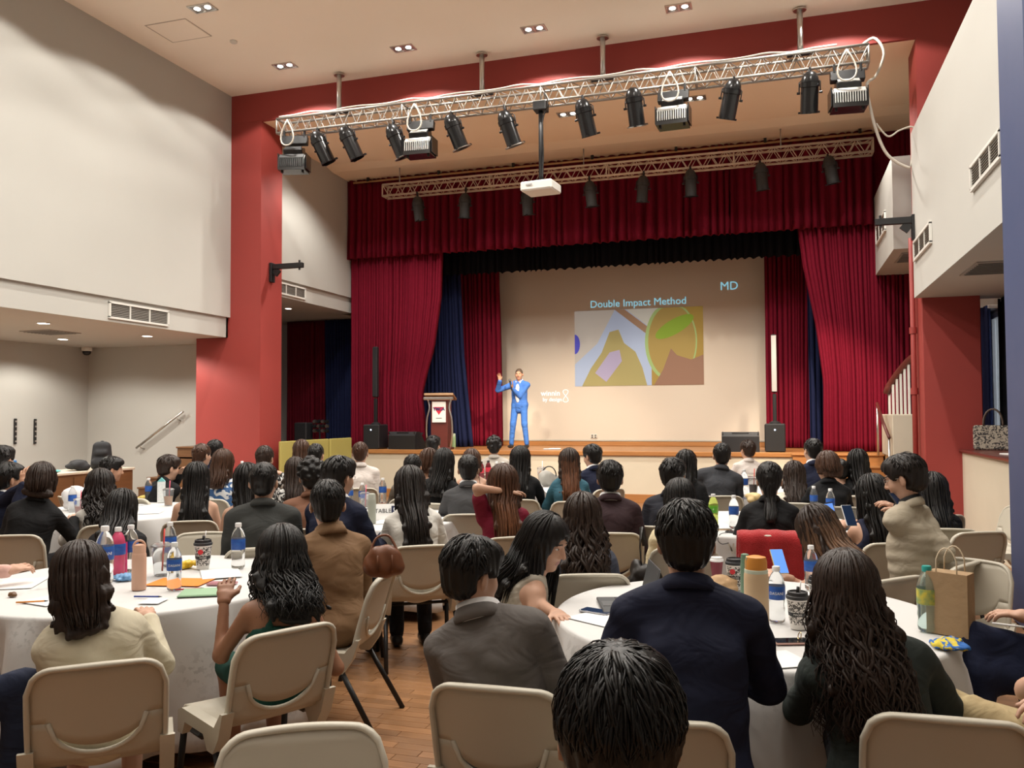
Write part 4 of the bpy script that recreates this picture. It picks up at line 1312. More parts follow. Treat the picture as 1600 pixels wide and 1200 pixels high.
def hair_build(style, Hc, Hf, hs, drape, X, L, rng, near, seed):
    """returns V, Q and a per-face 0..1 position along the lock"""
    F = Field()
    def P(x, y, z): return Hc + Hf @ (np.array([x, y, z]) * hs)
    base = Hc + Hf @ (np.array([0, -.014, .032]) * hs)
    vol = {'short': .014, 'full': .022, 'curly': .022, 'buzz': .003, 'bob': .020, 'long': .021, 'wavy': .024, 'pony': .015, 'bun': .011}[style]
    rad = np.array([.075 + vol, .096 + vol, .090 + vol * .95]) * hs
    long_ = style in ('bob', 'long', 'wavy')
    F.ell(base, rad, Hf, .02)
    if style in ('short', 'full', 'buzz', 'pony', 'bun', 'curly'):
        F.ell(P(0, -.056, -.042), np.array((.056 + vol * .3, .040 + vol * .4, .044)) * hs, Hf, .03)
    if style == 'full':
        F.ell(P(.01, .035, .085), np.array((.072, .062, .042)) * hs, Hf, .03)
    if style == 'curly':
        for _ in range(70):
            th = rng.uniform(-2.4, 2.4); ph = rng.uniform(0, 1.9 - .5 * (abs(th) > 1.4))
            d = np.array([math.sin(ph) * math.sin(th), -math.sin(ph) * math.cos(th), math.cos(ph)])
            F.ell(base + Hf @ (d * rad), np.full(3, rng.uniform(.016, .026)) * hs, None, .008)
    # face opening and hairline
    if long_: F.ell(P(0, .092, -.040), np.array((.072, .074, .098)) * hs, Hf, .012, True)
    else: F.ell(P(0, .100, -.034), np.array((.125, .076, .104)) * hs, Hf, .010, True)
    F.ell(P(0, .10, .020), np.array((.050, .045, .055)) * hs, Hf, .015, True)
    if long_:
        wid = {'bob': .088, 'long': .088, 'wavy': .10}[style] * hs
        acc = 0; prev = drape[0]
        for i in range(1, len(drape)):
            q = drape[i]; seg = np.linalg.norm(q - prev)
            if acc + seg > L: q = prev + (q - prev) * max(0, (L - acc)) / seg
            dep = .030 - .016 * min(1, acc / max(L, .01))
            wd = wid * (1.05 - .22 * min(1, acc / max(L, .01)) if style != 'wavy' else 1.0 + .12 * math.sin(acc * 14))
            F.cap(prev, q, dep, dep * .9, .03, flat=(X, wd / dep))
            acc += seg; prev = q
            if acc >= L: break
        for s in (-1, 1):
            a0 = P(s * .070, .008, .01); ln = min(L, .085 if style == 'bob' else .24)
            a1 = a0 + np.array([0, 0, -ln]) + Hf @ np.array([s * .012, -.02, 0])
            F.cap(a0, a1, .024 * hs, .012, .03, flat=(Hf[:, 1], 1.7))
    if style == 'pony':
        b0 = P(0, -.105, .005); prev = b0
        for i, q in enumerate(drape[1:]):
            F.cap(prev, q, .030 if i else .026, .028, .02, flat=(X, 1.3)); prev = q
            if i >= 2: break
    if style == 'bun':
        F.ell(P(0, -.105, .045), np.array((.042, .036, .040)) * hs, Hf, .012)
    if not long_:
        for s in (-1, 1):
            F.ell(P(s * .094, -.002, -.026), np.array((.034, .044, .048)) * hs, Hf, .008, True)
        for s in (-1, 1): F.ell(P(s * .07, .055, -.055), np.array((.045, .06, .06)) * hs, Hf, .012, True)
    def ripple(D, x, y, z):
        qx, qy, qz = x - base[0], y - base[1], z - base[2]
        an = np.arctan2(qx, -qy)
        a = .0022 if style != 'buzz' else .0003
        return D + a * (np.sin(an * 23 + seed) + .6 * np.sin(an * 41 + qz * 30 + seed * 2) + .5 * np.sin(an * 11 - qz * 22))
    V, Q = F.mesh({0: .0135, 1: .0095, 2: .0068, 3: .0065}[near] if style != 'curly' else .010, ripple)
    pos = np.full(len(Q), .0)
    if style not in ('buzz', 'curly'):
        zc = V[Q[:, 0], 2]
        pos = np.clip((Hc[2] - .02 - zc) / max(L, .1), 0, 1) if long_ else pos
    out = [(V, Q, pos)]
    # locks
    C = base
    def on(th, ph, off):
        d = np.stack([np.sin(ph) * np.sin(th), -np.sin(ph) * np.cos(th), np.cos(ph)], -1)
        return C + (d * (rad + 0) + d * off[..., None]) @ Hf.T, d @ Hf.T
    if long_:
        n = {0: 44, 1: 130, 2: 440}[near]
        th = rng.uniform(-1.0, 1.0, n) * (1.9 if style != 'bob' else 1.8)
        m1, m2 = (6, 12) if near > 1 or style == 'wavy' else (5, 6)
        off = rng.uniform(-.004, .007, n)
        ph = np.linspace(.12, 1.75, m1)[None] + rng.uniform(-.08, .1, (n, 1))
        A, NA = on(np.broadcast_to(th[:, None], (n, m1)), ph, np.broadcast_to(off[:, None], (n, m1)))
        Lk = L * rng.uniform(.78, 1.04, n)
        # arc-length walk along the drape
        dr = np.array(drape); sg = np.linalg.norm(np.diff(dr, axis=0), axis=1); cs = np.r_[0, np.cumsum(sg)]
        s = np.linspace(0, 1, m2 + 1)[1:][None] * Lk[:, None]
        back = np.stack([np.interp(s, cs, dr[:, i]) for i in range(3)], -1) - dr[0]
        down = np.stack([np.zeros_like(s), np.zeros_like(s), -s], -1)
        wgt = np.clip((np.abs(th) - 1.0) / .7, 0, 1)[:, None, None]
        disp = back * (1 - wgt) + (down + back * .25 * np.array([1, 1, 0])) * wgt
        amp = {'bob': .004, 'long': .005, 'wavy': .020}[style]
        fr = {'bob': 14, 'long': 12, 'wavy': 34}[style] * rng.uniform(.85, 1.15, (n, 1))
        wv = amp * np.sin(s * fr + rng.uniform(0, 6.28, (n, 1))) * np.clip(s / .1, 0, 1)
        wv2 = amp * .8 * np.cos(s * fr + rng.uniform(0, 6.28, (n, 1))) * np.clip(s / .1, 0, 1)
        ln = -np.sin(th)[:, None] * (0.02 if style != 'wavy' else -.01) * np.clip(s / .25, 0, 1)
        bn = unit(np.cross(X, np.array([0, 0, 1.])))
        Bp = A[:, -1:, :] + disp + X[None, None] * (wv + ln)[..., None] - bn * 0 + (-NA[:, -1:, :] * -1) * (wv2 + .004)[..., None]
        if style == 'bob':
            Bp = Bp - NA[:, -1:, :] * (np.clip(s / L, 0, 1) ** 2 * .02)[..., None]
        paths = np.concatenate([A, Bp], 1)
        nrm = np.concatenate([NA, np.broadcast_to(NA[:, -1:], (n, m2, 3))], 1)
        w = rng.uniform(.0045, .0095, n) * {0: 2.2, 1: 1.5, 2: .86}[near]; t = rng.uniform(.0025, .0045, n) * {0: 1., 1: 1., 2: .7}[near]
        # keep locks off the face
        fr_ok = np.abs(th) < 1.9
        lv, lq = ribbons(paths[fr_ok], nrm[fr_ok], w[fr_ok], t[fr_ok])
        m = paths.shape[1]; nl = int(fr_ok.sum())
        lp = np.tile(np.repeat(np.linspace(0, 1, m - 1)[None], nl, 0).reshape(-1), 4)
        lp = np.r_[lp, np.zeros(nl), np.ones(nl)] + 0
        out.append((lv, lq, lp))
    elif style in ('short', 'full', 'pony', 'bun'):
        n = {0: 70, 1: 180, 2: 700, 3: 2200}[near]
        th = rng.uniform(-math.pi, math.pi, n); p0 = np.arccos(1 - rng.uniform(.0, 1.35, n) * .95)
        pmax = np.interp(np.abs(th), [0, .9, 1.35, 1.9, 2.3, math.pi], [2.15, 2.05, 1.45, 1.02, .85, .88])
        ok = p0 < pmax - .22
        th, p0, pmax = th[ok], p0[ok], pmax[ok]; n = len(th)
        m = 6 if near > 1 else 4
        dph = np.minimum(rng.uniform(.35, .6, n) * (1.25 if style == 'full' else 1), pmax - p0)
        u = np.linspace(0, 1, m)[None]
        ph = p0[:, None] + dph[:, None] * u
        tt = th[:, None] + rng.normal(0, .16 if style in ('short', 'full') else .05, (n, 1)) * u + .25 * u * np.clip(1 - p0[:, None], 0, 1)
        lift = rng.uniform(.001, .007 if style == 'short' else .011, (n, 1)) * np.sin(u * math.pi * .8) - .003
        if style in ('pony', 'bun'): lift = lift * .3
        A, NA = on(tt, ph, lift + 0 * tt)
        # the nape tapers in
        lowz = np.clip((ph - 1.5) / .6, 0, 1)[..., None]
        A = A - NA * lowz * .020 * hs
        lv, lq = ribbons(A, NA, rng.uniform(.004, .009, n) * {0: 2.2, 1: 1.4, 2: .72, 3: .42}[near], rng.uniform(.002, .0035, n) * {0: 1., 1: .9, 2: .6, 3: .45}[near], .12)
        out.append((lv, lq, np.zeros(len(lq))))
    if style == 'pony':
        n = 40 if near else 16; m = 9
        dr = np.array([P(0, -.105, .005)] + list(drape[1:4])); sg = np.linalg.norm(np.diff(dr, axis=0), axis=1); cs = np.r_[0, np.cumsum(sg)]
        s = np.linspace(0, 1, m)[None] * cs[-1] * rng.uniform(.85, 1.08, (n, 1))
        a = rng.uniform(0, 6.28, (n, 1)); rr = np.clip(s / .05, .4, 1) * .034
        Pp = np.stack([np.interp(s, cs, dr[:, i]) for i in range(3)], -1) + X * (rr * np.cos(a) * 1.2 + .006 * np.sin(s * 30 + a))[..., None] + unit(np.cross(X, (0, 0, 1.))) * (rr * np.sin(a))[..., None]
        nm = np.broadcast_to((X * np.cos(a)[..., None] + unit(np.cross(X, (0, 0, 1.))) * np.sin(a)[..., None]), Pp.shape)
        lv, lq = ribbons(Pp, nm, rng.uniform(.006, .01, n), rng.uniform(.003, .004, n), .2)
        out.append((lv, lq, np.linspace(0, 1, len(lq)) * 0 + .5))
    V = np.concatenate([o[0] for o in out]); k = 0; Qs = []
    for o in out: Qs.append(o[1] + k); k += len(o[0])
    return V, np.concatenate(Qs), np.concatenate([o[2] for o in out])


def collar(nb, up, fwd, X, r, hgt, flare, m, name, parent, span=2.6, drop=.05, lift=0.):
    a = np.linspace(-span, span, 25)
    rows = []
    for (dr, dz) in ((.0, 0.), (.002, hgt), (.008, hgt + .003), (.012 + flare, hgt * .35), (.014 + flare, -hgt * .25), (.006, -hgt * .3)):
        c = np.cos(a)
        fr = (1 - c) / 2
        p = nb + X[None] * (np.sin(a) * (r * 1.06 + dr))[:, None] - fwd[None] * (c * (r + dr))[:, None] + up[None] * (lift + dz * (1 - .25 * fr) - drop * fr ** 1.5)[:, None]
        rows.append(p)
    rows.append(rows[0])
    return MB().grid(np.array(rows)).build(name, m, parent, 'all')


PEOPLE = []


def person(label, px, py, D, rot=0, hrot=0, nod=0, lean=12, side=0, sex='m', hair='short', hc='black', top='suit', tc=(.02, .02, .03), skin='light',
           hands=None, near=0, L=.35, hs=None, face=False, shirt=(.75, .74, .74), legs=(.015, .015, .018), bare_legs=False, tilt=0, seat=True, chair_label=None,
           pattern=None, curl=.6, glasses=False, chair_dy=.0, chair_dx=0., sw=None, bulk=1., standing=False, hand_dirs=None, collar_on=True, knees=None, world=None, hc2=None, chair_rot=0):
    seed = len(PEOPLE) + 11
    if hs is None: hs = 1.0 if (D < 3.3 or standing) else 1.07
    rng = np.random.RandomState(seed)
    Hw = at(px, py, D=D) if world is None else np.array(world, float)
    d = Hw - CAMC
    phi = math.atan2(-d[0], d[1])
    head_ = phi + R_(rot)
    male = sex == 'm'
    sw = (.172 if male else .142) if sw is None else sw
    X = np.array([1., 0, 0])
    # ---- skeleton in the person's own frame, facing +y
    hipz = (.545 if male else .53) if not standing else .93 * hs
    ln = lean
    for _ in range(60):
        l1, l2, l3 = R_(ln * .8), R_(ln * 1.25), R_(ln * 1.0)
        need = (Hw[2] - (STG if standing else 0) - hipz - .155 * hs * math.cos(l3 * .6)) / (.56 * math.cos(l1) + .44 * math.cos(l2))
        if need < (.395 if male else .34): ln -= -1.5
        elif need > .56 and ln > -3: ln -= 1.5
        else: break
    TL = float(np.clip(need, .345, .60))
    sd = R_(side)
    d1 = unit(np.array([math.sin(sd) * .7, math.sin(l1), math.cos(l1)])); d2 = unit(np.array([math.sin(sd) * 1.2, math.sin(l2), math.cos(l2)])); d3 = unit(np.array([math.sin(sd), math.sin(l3 * .8), math.cos(l3 * .8)]))
    Pc = np.array([0, 0, hipz]); Ch = Pc + d1 * TL * .56; NB = Ch + d2 * TL * .44
    Hc = NB + d3 * .155 * hs
    f1 = unit(np.cross(d1, X)) * -1; f1 = unit(np.cross(d1, np.cross(np.array([0, 1., 0]), d1))) if False else unit(np.array([0, 1., 0]) - d1 * d1[1])
    f2 = unit(np.array([0, 1., 0]) - d2 * d2[1])
    X2 = unit(np.cross(f2, d2))
    Hf = rotz(R_(hrot)) @ rotx(-R_(nod + ln * .35)) @ roty(R_(tilt))
    sh = NB - d2 * .072
    S = [sh - X2 * sw, sh + X2 * sw]
    Rz = rotz(head_); hl = Rz @ Hc
    rootp = np.array([Hw[0] - hl[0], Hw[1] - hl[1], STG if standing else .003])
    def w2l(v):
        """('w', point): a point of the hall turned into the person's own frame"""
        if isinstance(v[0], str): return np.r_[Rz.T @ (np.array(v[1], float) - rootp), np.array(v[2], float) if len(v) > 2 else []]
        return v
    ua, fa = (.29, .255) if male else (.265, .235)
    if hands is None: hands = ((-.16, .36, .70), (.16, .36, .70))
    arms = []
    for i, sg in enumerate((-1, 1)):
        T = np.array(w2l(hands[i]), float)
        pole = np.array([sg * .38, -.6, -.8]) if len(T) == 3 else T[3:6]
        E_, W_ = ik(S[i], T[:3], ua, fa, pole)
        arms.append((S[i], E_, W_))
    if knees is None: knees = ((-.10, .41, .505), (.10, .41, .505))
    if standing:
        lg = [(np.array([-.095, 0, .90]) * hs, np.array([-.12, .03, .50]) * hs, np.array([-.15, -.02, .08])), (np.array([.095, 0, .90]) * hs, np.array([.13, .05, .50]) * hs, np.array([.19, 0, .08]))]
    else:
        lg = []
        for i, sg in enumerate((-1, 1)):
            K = np.array(w2l(knees[i])); lg.append((np.array([sg * .088, .0, .525]), K, K + np.array([0, -.06, -K[2] + .085])))
    b = bulk * (1. if male else .9)
    # ---- body
    def torso(F, g, k=.05, waist=1.):
        F.ell(Pc + (0, -.01, -.005), np.array([.168 * b + g, .118 * b + g, .112 + g]), None, k)
        F.ell((Pc + Ch) / 2, np.array([.142 * b * waist + g, .100 * b + g, TL * .36]), np.stack([X2, f1, d1], 1), k)
        F.ell(Ch - d1 * .01, np.array([.155 * b + g, .108 * b + g, TL * .37]), np.stack([X2, f2, d2], 1), k)
        F.cap(S[0] + X2 * .03, S[1] - X2 * .03, .046 * b + g, None, k)
        F.cap(Ch + d2 * .06 - X2 * .075 - f2 * .035, Ch + d2 * .06 + X2 * .075 - f2 * .035, .062 * b + g, None, k)
        if not male: F.cap(Ch - X2 * .065 + f2 * .075 - d2 * .01, Ch + X2 * .065 + f2 * .075 - d2 * .01, .045 + g, None, k)
        for i in (0, 1): F.cap(NB + d2 * .0 + X2 * (.035 * (-1, 1)[i]) - f2 * .01, S[i] + d2 * .006 - X2 * (.012 * (-1, 1)[i]), .040 * b + g * .8, .036 * b + g, k)
    B = Field()
    torso(B, -.004)
    B.cap(NB - d2 * .03, Hc - d3 * .05 - Hf[:, 1] * .015, .055 if male else .046, .052 if male else .043, .03)
    ra = 1. if male else .86
    for (s_, e_, w_) in arms:
        B.cap(s_, e_, .045 * ra, .037 * ra, .022); B.cap(e_, w_, .039 * ra, .026 * ra, .02)
    for (h_, k_, a_) in lg:
        B.cap(h_, k_, .076, .054, .05); B.cap(k_, a_, .053, .034, .03)
        if bare_legs: B.cap(a_ - (0, .02, .03), a_ + (0, .13, -.055), .03, .022, .02)
    hb = {0: .020, 1: .015, 2: .012, 3: .016}[near] if top in ('cami', 'sleeveless', 'tee') or bare_legs else {0: .030, 1: .027, 2: .021, 3: .024}[near]
    V, Q = B.mesh(hb); V = relax(V, Q, 1, .5)
    comps = [(V, Q, np.zeros(len(Q), int))]
    H = Field(); P = head_field(H, Hc, Hf, sex, hs)
    H.cap(NB + d2 * .0, Hc - d3 * .06 - Hf[:, 1] * .018, .053 if male else .044, .051 if male else .042, .03)
    hv, hq = H.mesh((.0052 if near > 1 else .0072) if face else (.0105 if near else .0135))
    lc = ((hv[hq].mean(1) - Hc) @ Hf) / hs
    mi = np.zeros(len(hq), int)
    mi[(lc[:, 2] < -.0485) & (lc[:, 2] > -.0705) & (lc[:, 1] > .0835) & (np.abs(lc[:, 0]) < .021)] = 1
    if face: mi[(lc[:, 2] > .031) & (lc[:, 2] < .037) & (np.abs(lc[:, 0]) > .014) & (np.abs(lc[:, 0]) < .048) & (lc[:, 1] > .06)] = 2
    comps.append((hv, hq, mi))
    for s in (-1, 1):
        eb = MB().lathe([(0, -.0118), (.006, -.0102), (.0102, -.006), (.0118, 0), (.0102, .006), (.006, .0102), (0, .0118)], 12, Hf @ np.diag([1.15, 1, .6]) @ rotx(-math.pi / 2) * hs, P(s * .030, .0725, .010))
        ev = np.concatenate(eb.v); eq = np.array([q if len(q) == 4 else list(q) + [q[-1]] for q in eb.f])
        el = ((ev[eq].mean(1) - P(s * .030, .0735, .010)) @ Hf)
        comps.append((ev, eq, np.where((np.hypot(el[:, 0], el[:, 2]) < .0056 * hs) & (el[:, 1] > 0), 4, 3)))
    hh = []
    for i, (s_, e_, w_) in enumerate(arms):
        F = Field()
        fw = unit(w_ - e_)
        if hand_dirs and hand_dirs[i] is not None:
            fw = unit(np.array(hand_dirs[i][0], float)); pn = unit(np.array(hand_dirs[i][1], float)); pn = unit(pn - fw * (pn @ fw))
        else:
            fw = unit(fw * np.array([1, 1, .4]))
            pn = unit(np.array([0, 0, -1.]) - fw * fw[2] * -1)
        sdv = np.cross(pn, fw) * (1 if i else -1)
        tgt = np.array([-1., 0, 0]) if i else np.array([1., 0, 0])
        if not (hand_dirs and hand_dirs[i] is not None) and sdv @ tgt < 0: sdv = -sdv
        if hand_dirs and hand_dirs[i] is not None and len(hand_dirs[i]) > 2:
            sdv = unit(np.array(hand_dirs[i][2], float)); sdv = unit(sdv - fw * (sdv @ fw))
        hand_field(F, w_, fw, pn, sdv, curl, (1.0 if male else .9) * hs)
        v, q = F.mesh({0: .010, 1: .0075, 2: .0055, 3: .009}[near])
        comps.append((v, q, np.zeros(len(q), int)))
    k = 0; Vs, Qs, Ms = [], [], []
    for v, q, m_ in comps: Vs.append(v); Qs.append(q + k); Ms.append(m_); k += len(v)
    mname = 'person'
    hm = hair_mat(hc, HC[hc])
    me = bpy.data.meshes.new(mname)
    root = link(fast_mesh(mname, np.concatenate(Vs), np.concatenate(Qs), [SKIN[skin], LIPS, hm, EYEW, IRIS], np.concatenate(Ms)), 'person')
    tag(root, label, 'person', 'people listening at the tables' if not standing else None)
    hl = rotz(head_) @ Hc
    root.location = (float(Hw[0] - hl[0]), float(Hw[1] - hl[1]), STG if standing else .003)
    root.rotation_euler = (0, 0, head_)
    # ---- clothes
    kind = top
    g = {'suit': .020, 'shirt': .013, 'blouse': .014, 'tee': .012, 'sleeveless': .009, 'cami': .008, 'knit': .022}[kind]
    T = Field()
    torso(T, g, .05, 1.06 if kind in ('suit', 'knit') else 1.)
    if kind in ('suit', 'knit', 'blouse', 'shirt'):
        if standing: T.p = [q for q in T.p if not (q[0] == 'e' and q[1][2] < hipz + .02)]
        # jacket skirt over the hips
        T.ell(Pc + (0, -.015, -.03), np.array([.182 * b + g * .6, .128 * b + g * .6, .10]) * (1 if not standing else np.array([.93, .9, 1.])), None, .05)
        if standing: T.cap(Pc + (0, 0, .05), Pc - (0, 0, .12), .095, .098, .04, flat=(X, 1.7))
    sl = {'suit': .96, 'shirt': .96, 'blouse': .96, 'knit': .93, 'tee': 0., 'sleeveless': -1, 'cami': -1}[kind]
    gs = {'suit': .016, 'shirt': .012, 'blouse': .013, 'tee': .014, 'knit': .020}.get(kind, 0)
    for i, (s_, e_, w_) in enumerate(arms):
        if sl >= .9:
            T.cap(s_, e_, .046 * ra * (b if male else 1) + gs, .041 * ra + gs, .014); T.cap(e_, e_ + (w_ - e_) * sl, .041 * ra + gs, .030 * ra + gs * .9, .012)
        elif sl == 0:
            T.cap(s_, s_ + (e_ - s_) * .62, .050 * ra + gs, .048 * ra + gs, .03)
    wseed = seed * 3
    wamp = {'suit': .0045, 'shirt': .006, 'blouse': .006, 'knit': .006, 'tee': .005, 'sleeveless': .003, 'cami': .003}[kind]
    r1 = np.random.RandomState(wseed)
    wd = [(r1.normal(size=3) * np.array([14, 14, 30]), r1.uniform(0, 6)) for _ in range(5)]
    cut = None
    def cfn(Dd, x, y, z):
        o = 0
        for v_, p_ in wd: o = o + np.sin(x * v_[0] + y * v_[1] + z * v_[2] + p_ + 1.3 * np.sin(x * 9 + z * 11 + p_))
        Dd = Dd + wamp * o * .45
        if kind in ('cami', 'sleeveless'):
            # open armholes and neckline
            q = (x - NB[0]) * d2[0] + (y - NB[1]) * d2[1] + (z - NB[2]) * d2[2]
            xx = np.abs((x - NB[0]) * X2[0] + (y - NB[1]) * X2[1] + (z - NB[2]) * X2[2])
            if kind == 'cami': lim = -.155 + np.where(np.abs(xx - .085) < .008, .3, 0)
            else: lim = np.where(xx < .115, .02, -.12 - (xx - .115) * 2)
            Dd = np.maximum(Dd, (q - lim) * .7)
            if kind == 'sleeveless': Dd = np.maximum(Dd, (xx - (.128 + np.clip(-q - .1, 0, 1) * .5)))
        return Dd
    v, q = T.mesh({0: .020, 1: .0155, 2: .0095, 3: .013}[near] if kind not in ('cami', 'sleeveless') else (.011 if near else .015), cfn)
    v = relax(v, q, 1, .4)
    cm = cloth(tc, .8 if kind != 'knit' else .95) if pattern is None else pattern
    nm = {'suit': 'jacket', 'shirt': 'shirt', 'blouse': 'blouse', 'tee': 'blouse', 'sleeveless': 'sleeveless_top', 'cami': 'camisole', 'knit': 'sweater'}[kind]
    link(fast_mesh(nm, v, q, [cm]), nm, root)
    rn = .058 if male else .05
    if kind == 'suit' and collar_on:
        collar(NB + d2 * .010 - f2 * .006, d2, f2, X2, rn + .015, .036, .007, cm, 'jacket_collar', root, 2.4, .09, .010)
        if shirt is not None:
            collar(NB + d2 * .018 - f2 * .004, d2, f2, X2, rn + .008, .050, .001, cloth(shirt, .7), 'shirt_collar', root, 2.7, .05, .004)
    if kind == 'shirt' and collar_on:
        collar(NB + d2 * .008 - f2 * .004, d2, f2, X2, rn + .006, .042, .010, cm, 'shirt_collar', root, 2.6, .05, .004)
    if kind == 'suit' and near:
        pass
    if kind == 'suit':
        for i, (s_, e_, w_) in enumerate(arms):
            c0 = e_ + (w_ - e_) * .93; c1 = e_ + (w_ - e_) * 1.02
            if shirt is not None: MB().tube([c0, c1], .033 * ra + .004, 10).build('shirt_cuff', cloth(shirt, .7), root, 'all')
    # lower garment
    T = Field()
    T.ell(Pc + (0, -.01, -.02), np.array([.17 * b, .12 * b, .10]), None, .05)
    for (h_, k_, a_) in lg:
        T.cap(h_, k_, .084, .066, .05)
        if not bare_legs: T.cap(k_, a_ + (0, 0, .015), .064, .054, .03)
    v, q = T.mesh(.030 if near < 2 else .018)
    lm = cloth(legs, .85)
    link(fast_mesh('trousers' if not bare_legs else 'skirt', relax(v, q, 1, .4), q, [lm]), 'trousers' if not bare_legs else 'skirt', root)
    for (h_, k_, a_) in lg:
        f = Field(); f.ell(a_ + (0, .055, -.045), np.array([.045, .125, .036]), None, .02); f.ell(a_ + (0, -.02, -.03), np.array([.038, .045, .05]), None, .03)
        v, q = f.mesh(.02, lambda Dd, x, y, z: np.maximum(Dd, (a_[2] - .084) - z))
        link(fast_mesh('shoe', v, q, [SHOE]), 'shoe', root)
    # ---- hair
    if hair:
        bk = [Hc + Hf @ np.array([0, -.072, -.01]) * hs, Hc + Hf @ np.array([0, -.082, -.085]) * hs, NB - f2 * .098 + d2 * .01, Ch + d2 * .06 - f2 * .150, Ch - d1 * .06 - f2 * .158, Ch - d1 * .18 - f1 * .15, Pc + d1 * .1 - f1 * .15]
        v, q, pos = hair_build(hair, Hc, Hf, hs, bk, X2, L, rng, near, seed)
        ms = [hm]; mi = None
        if hc2:
            ms = [hm, hair_mat(hc2 + '_mid', tuple((np.array(HC[hc]) + np.array(HC[hc2])) / 2)), hair_mat(hc2, HC[hc2])]
            jz = pos + rng.uniform(-.08, .08, len(pos))
            mi = np.digitize(jz, [.38, .62])
        link(fast_mesh('hair', v, q, ms, mi), 'hair', root)
    if glasses:
        for s in (-1, 1):
            a = np.linspace(0, 2 * math.pi, 17)
            MB().tube([P(s * .032 + .020 * math.cos(t), .094, .008 + .017 * math.sin(t)) for t in a], .0014, 5, False).build('glasses_rim', STEEL, root, 'all')
            MB().tube([P(s * .052, .092, .012), P(s * .078, .04, .012), P(s * .080, -.01, .006)], .0014, 5).build('glasses_arm', STEEL, root, 'all')
        MB().tube([P(-.012, .096, .012), P(.012, .096, .012)], .0014, 5).build('glasses_bridge', STEEL, root, 'all')
    PEOPLE.append((label, Hw, root.location.copy(), head_, ln, TL))
    if seat:
        off = rotz(head_) @ np.array([chair_dx, .035 + chair_dy, 0])
        chair(root.location[0] + off[0], root.location[1] + off[1], head_ + R_(chair_rot), chair_label or ('beige chair under the ' + label_short(label)))
    return root, dict(P=P, Hc=Hc, Hf=Hf, NB=NB, arms=arms, S=S, X=X2, f2=f2, d2=d2, Ch=Ch, Pc=Pc, R=rotz(head_))


def label_short(l):
    w = l.split()
    return ' '.join(w[:11])
# ------------------------------------------------------------------ who sits where (head pixel, depth) and how
LAP = ((-.13, .30, .66), (.13, .30, .66))
TAB = ((-.17, .40, .79), (.17, .40, .79))
FOLD = ((.06, .34, .80), (-.06, .36, .80))
BLK, NAVY, CHAR = (.010, .010, .011), (.011, .014, .034), (.045, .047, .048)


def print_mat(name, c1, c2, sc, th=.5):
    m = mat(name, c1, .8)
    nt = m.node_tree; b = nt.nodes['Principled BSDF']
    tc = nt.nodes.new('ShaderNodeTexCoord'); n = nt.nodes.new('ShaderNodeTexNoise'); n.inputs['Scale'].default_value = sc; n.inputs['Detail'].default_value = 1; n.inputs['Distortion'].default_value = 1.5
    r = nt.nodes.new('ShaderNodeMapRange'); r.inputs[1].default_value = th - .02; r.inputs[2].default_value = th + .02
    mx = nt.nodes.new('ShaderNodeMix'); mx.data_type = 'RGBA'; mx.inputs[6].default_value = (*c1, 1); mx.inputs[7].default_value = (*c2, 1)
    nt.links.new(tc.outputs['Object'], n.inputs['Vector']); nt.links.new(n.outputs['Fac'], r.inputs[0]); nt.links.new(r.outputs[0], mx.inputs[0]); nt.links.new(mx.outputs[2], b.inputs['Base Color'])
    return m


BLUEPRINT = print_mat('print_blue_white', (.04, .11, .27), (.68, .70, .72), 9, .52)
BWPRINT = print_mat('print_black_white', (.02, .02, .02), (.7, .7, .68), 16, .5)

# nearest rows
p_close, _ = person('black haired man seen close up from behind, only his head showing', 966, 1155, 1.28, 0, 4, -4, 6, hair='full', near=3, tc=BLK, hands=LAP, shirt=None, skin='light', chair_label='beige chair hidden below the close-up black haired man')
p_grey, _ = person('man in taupe grey suit turning aside, empty floor next to him', 738, 893, 3.0, -18, -32, 8, 8, -15, hair='full', near=2, tc=(.125, .112, .105), hands=((-.1, .34, .68), (.16, .36, .66)), chair_label='beige chair behind the taupe suited man with a black bag below', sw=.178, chair_dy=.03, chair_dx=.04)
p_navy, _ = person('broad man in navy suit leaning on table beside the tan flask', 1072, 850, 2.72, 3, -2, 4, 12, hair='full', near=2, tc=(.012, .015, .036), hands=((-.20, .36, .80), (.06, .38, .80, .8, -.2, -.7)), shirt=None, sw=.186, chair_label='beige chair under the broad navy suited man', chair_dx=-.12, chair_dy=.03)
p_wavy, W4 = person('woman with long wavy dark brown hair and dark green jacket', 1322, 925, 2.75, 6, 0, 4, 10, -12, sex='f', hair='wavy', hc='dark', L=.45, near=2, tc=(.030, .038, .035), hands=TAB, shirt=None, sw=.155, chair_label='beige chair behind the woman with long wavy brown hair', chair_dx=.12, chair_dy=.02)
p_cream, _ = person('woman with straight brown bob and cream knit sweater bending over table', 124, 903, 3.2, -4, 6, 12, 10, -10, sex='f', hair='bob', hc='dark', L=.20, near=2, top='knit', tc=(.62, .565, .43), hands=((-.11, .33, .80, -.1, -.5, -1.), (.16, .38, .80, .4, -.3, -1.)), bare_legs=True, legs=(.5, .46, .38), chair_label='beige chair behind the cream knit sweater', chair_dy=.02)
p_green, _ = person('woman in dark green strappy dress with wavy black hair', 440, 874, 3.8, 20, -14, 6, 10, 7, sex='f', hair='wavy', hc='black', L=.30, near=2, top='cami', tc=(.010, .055, .042), skin='tan', hands=((-.15, .33, .82, -.15, -.5, -1.), (.2, .25, .62)), bare_legs=True, legs=(.010, .055, .042), chair_label='beige chair behind the green strappy dress', chair_dx=-.10, chair_dy=.02, chair_rot=8)
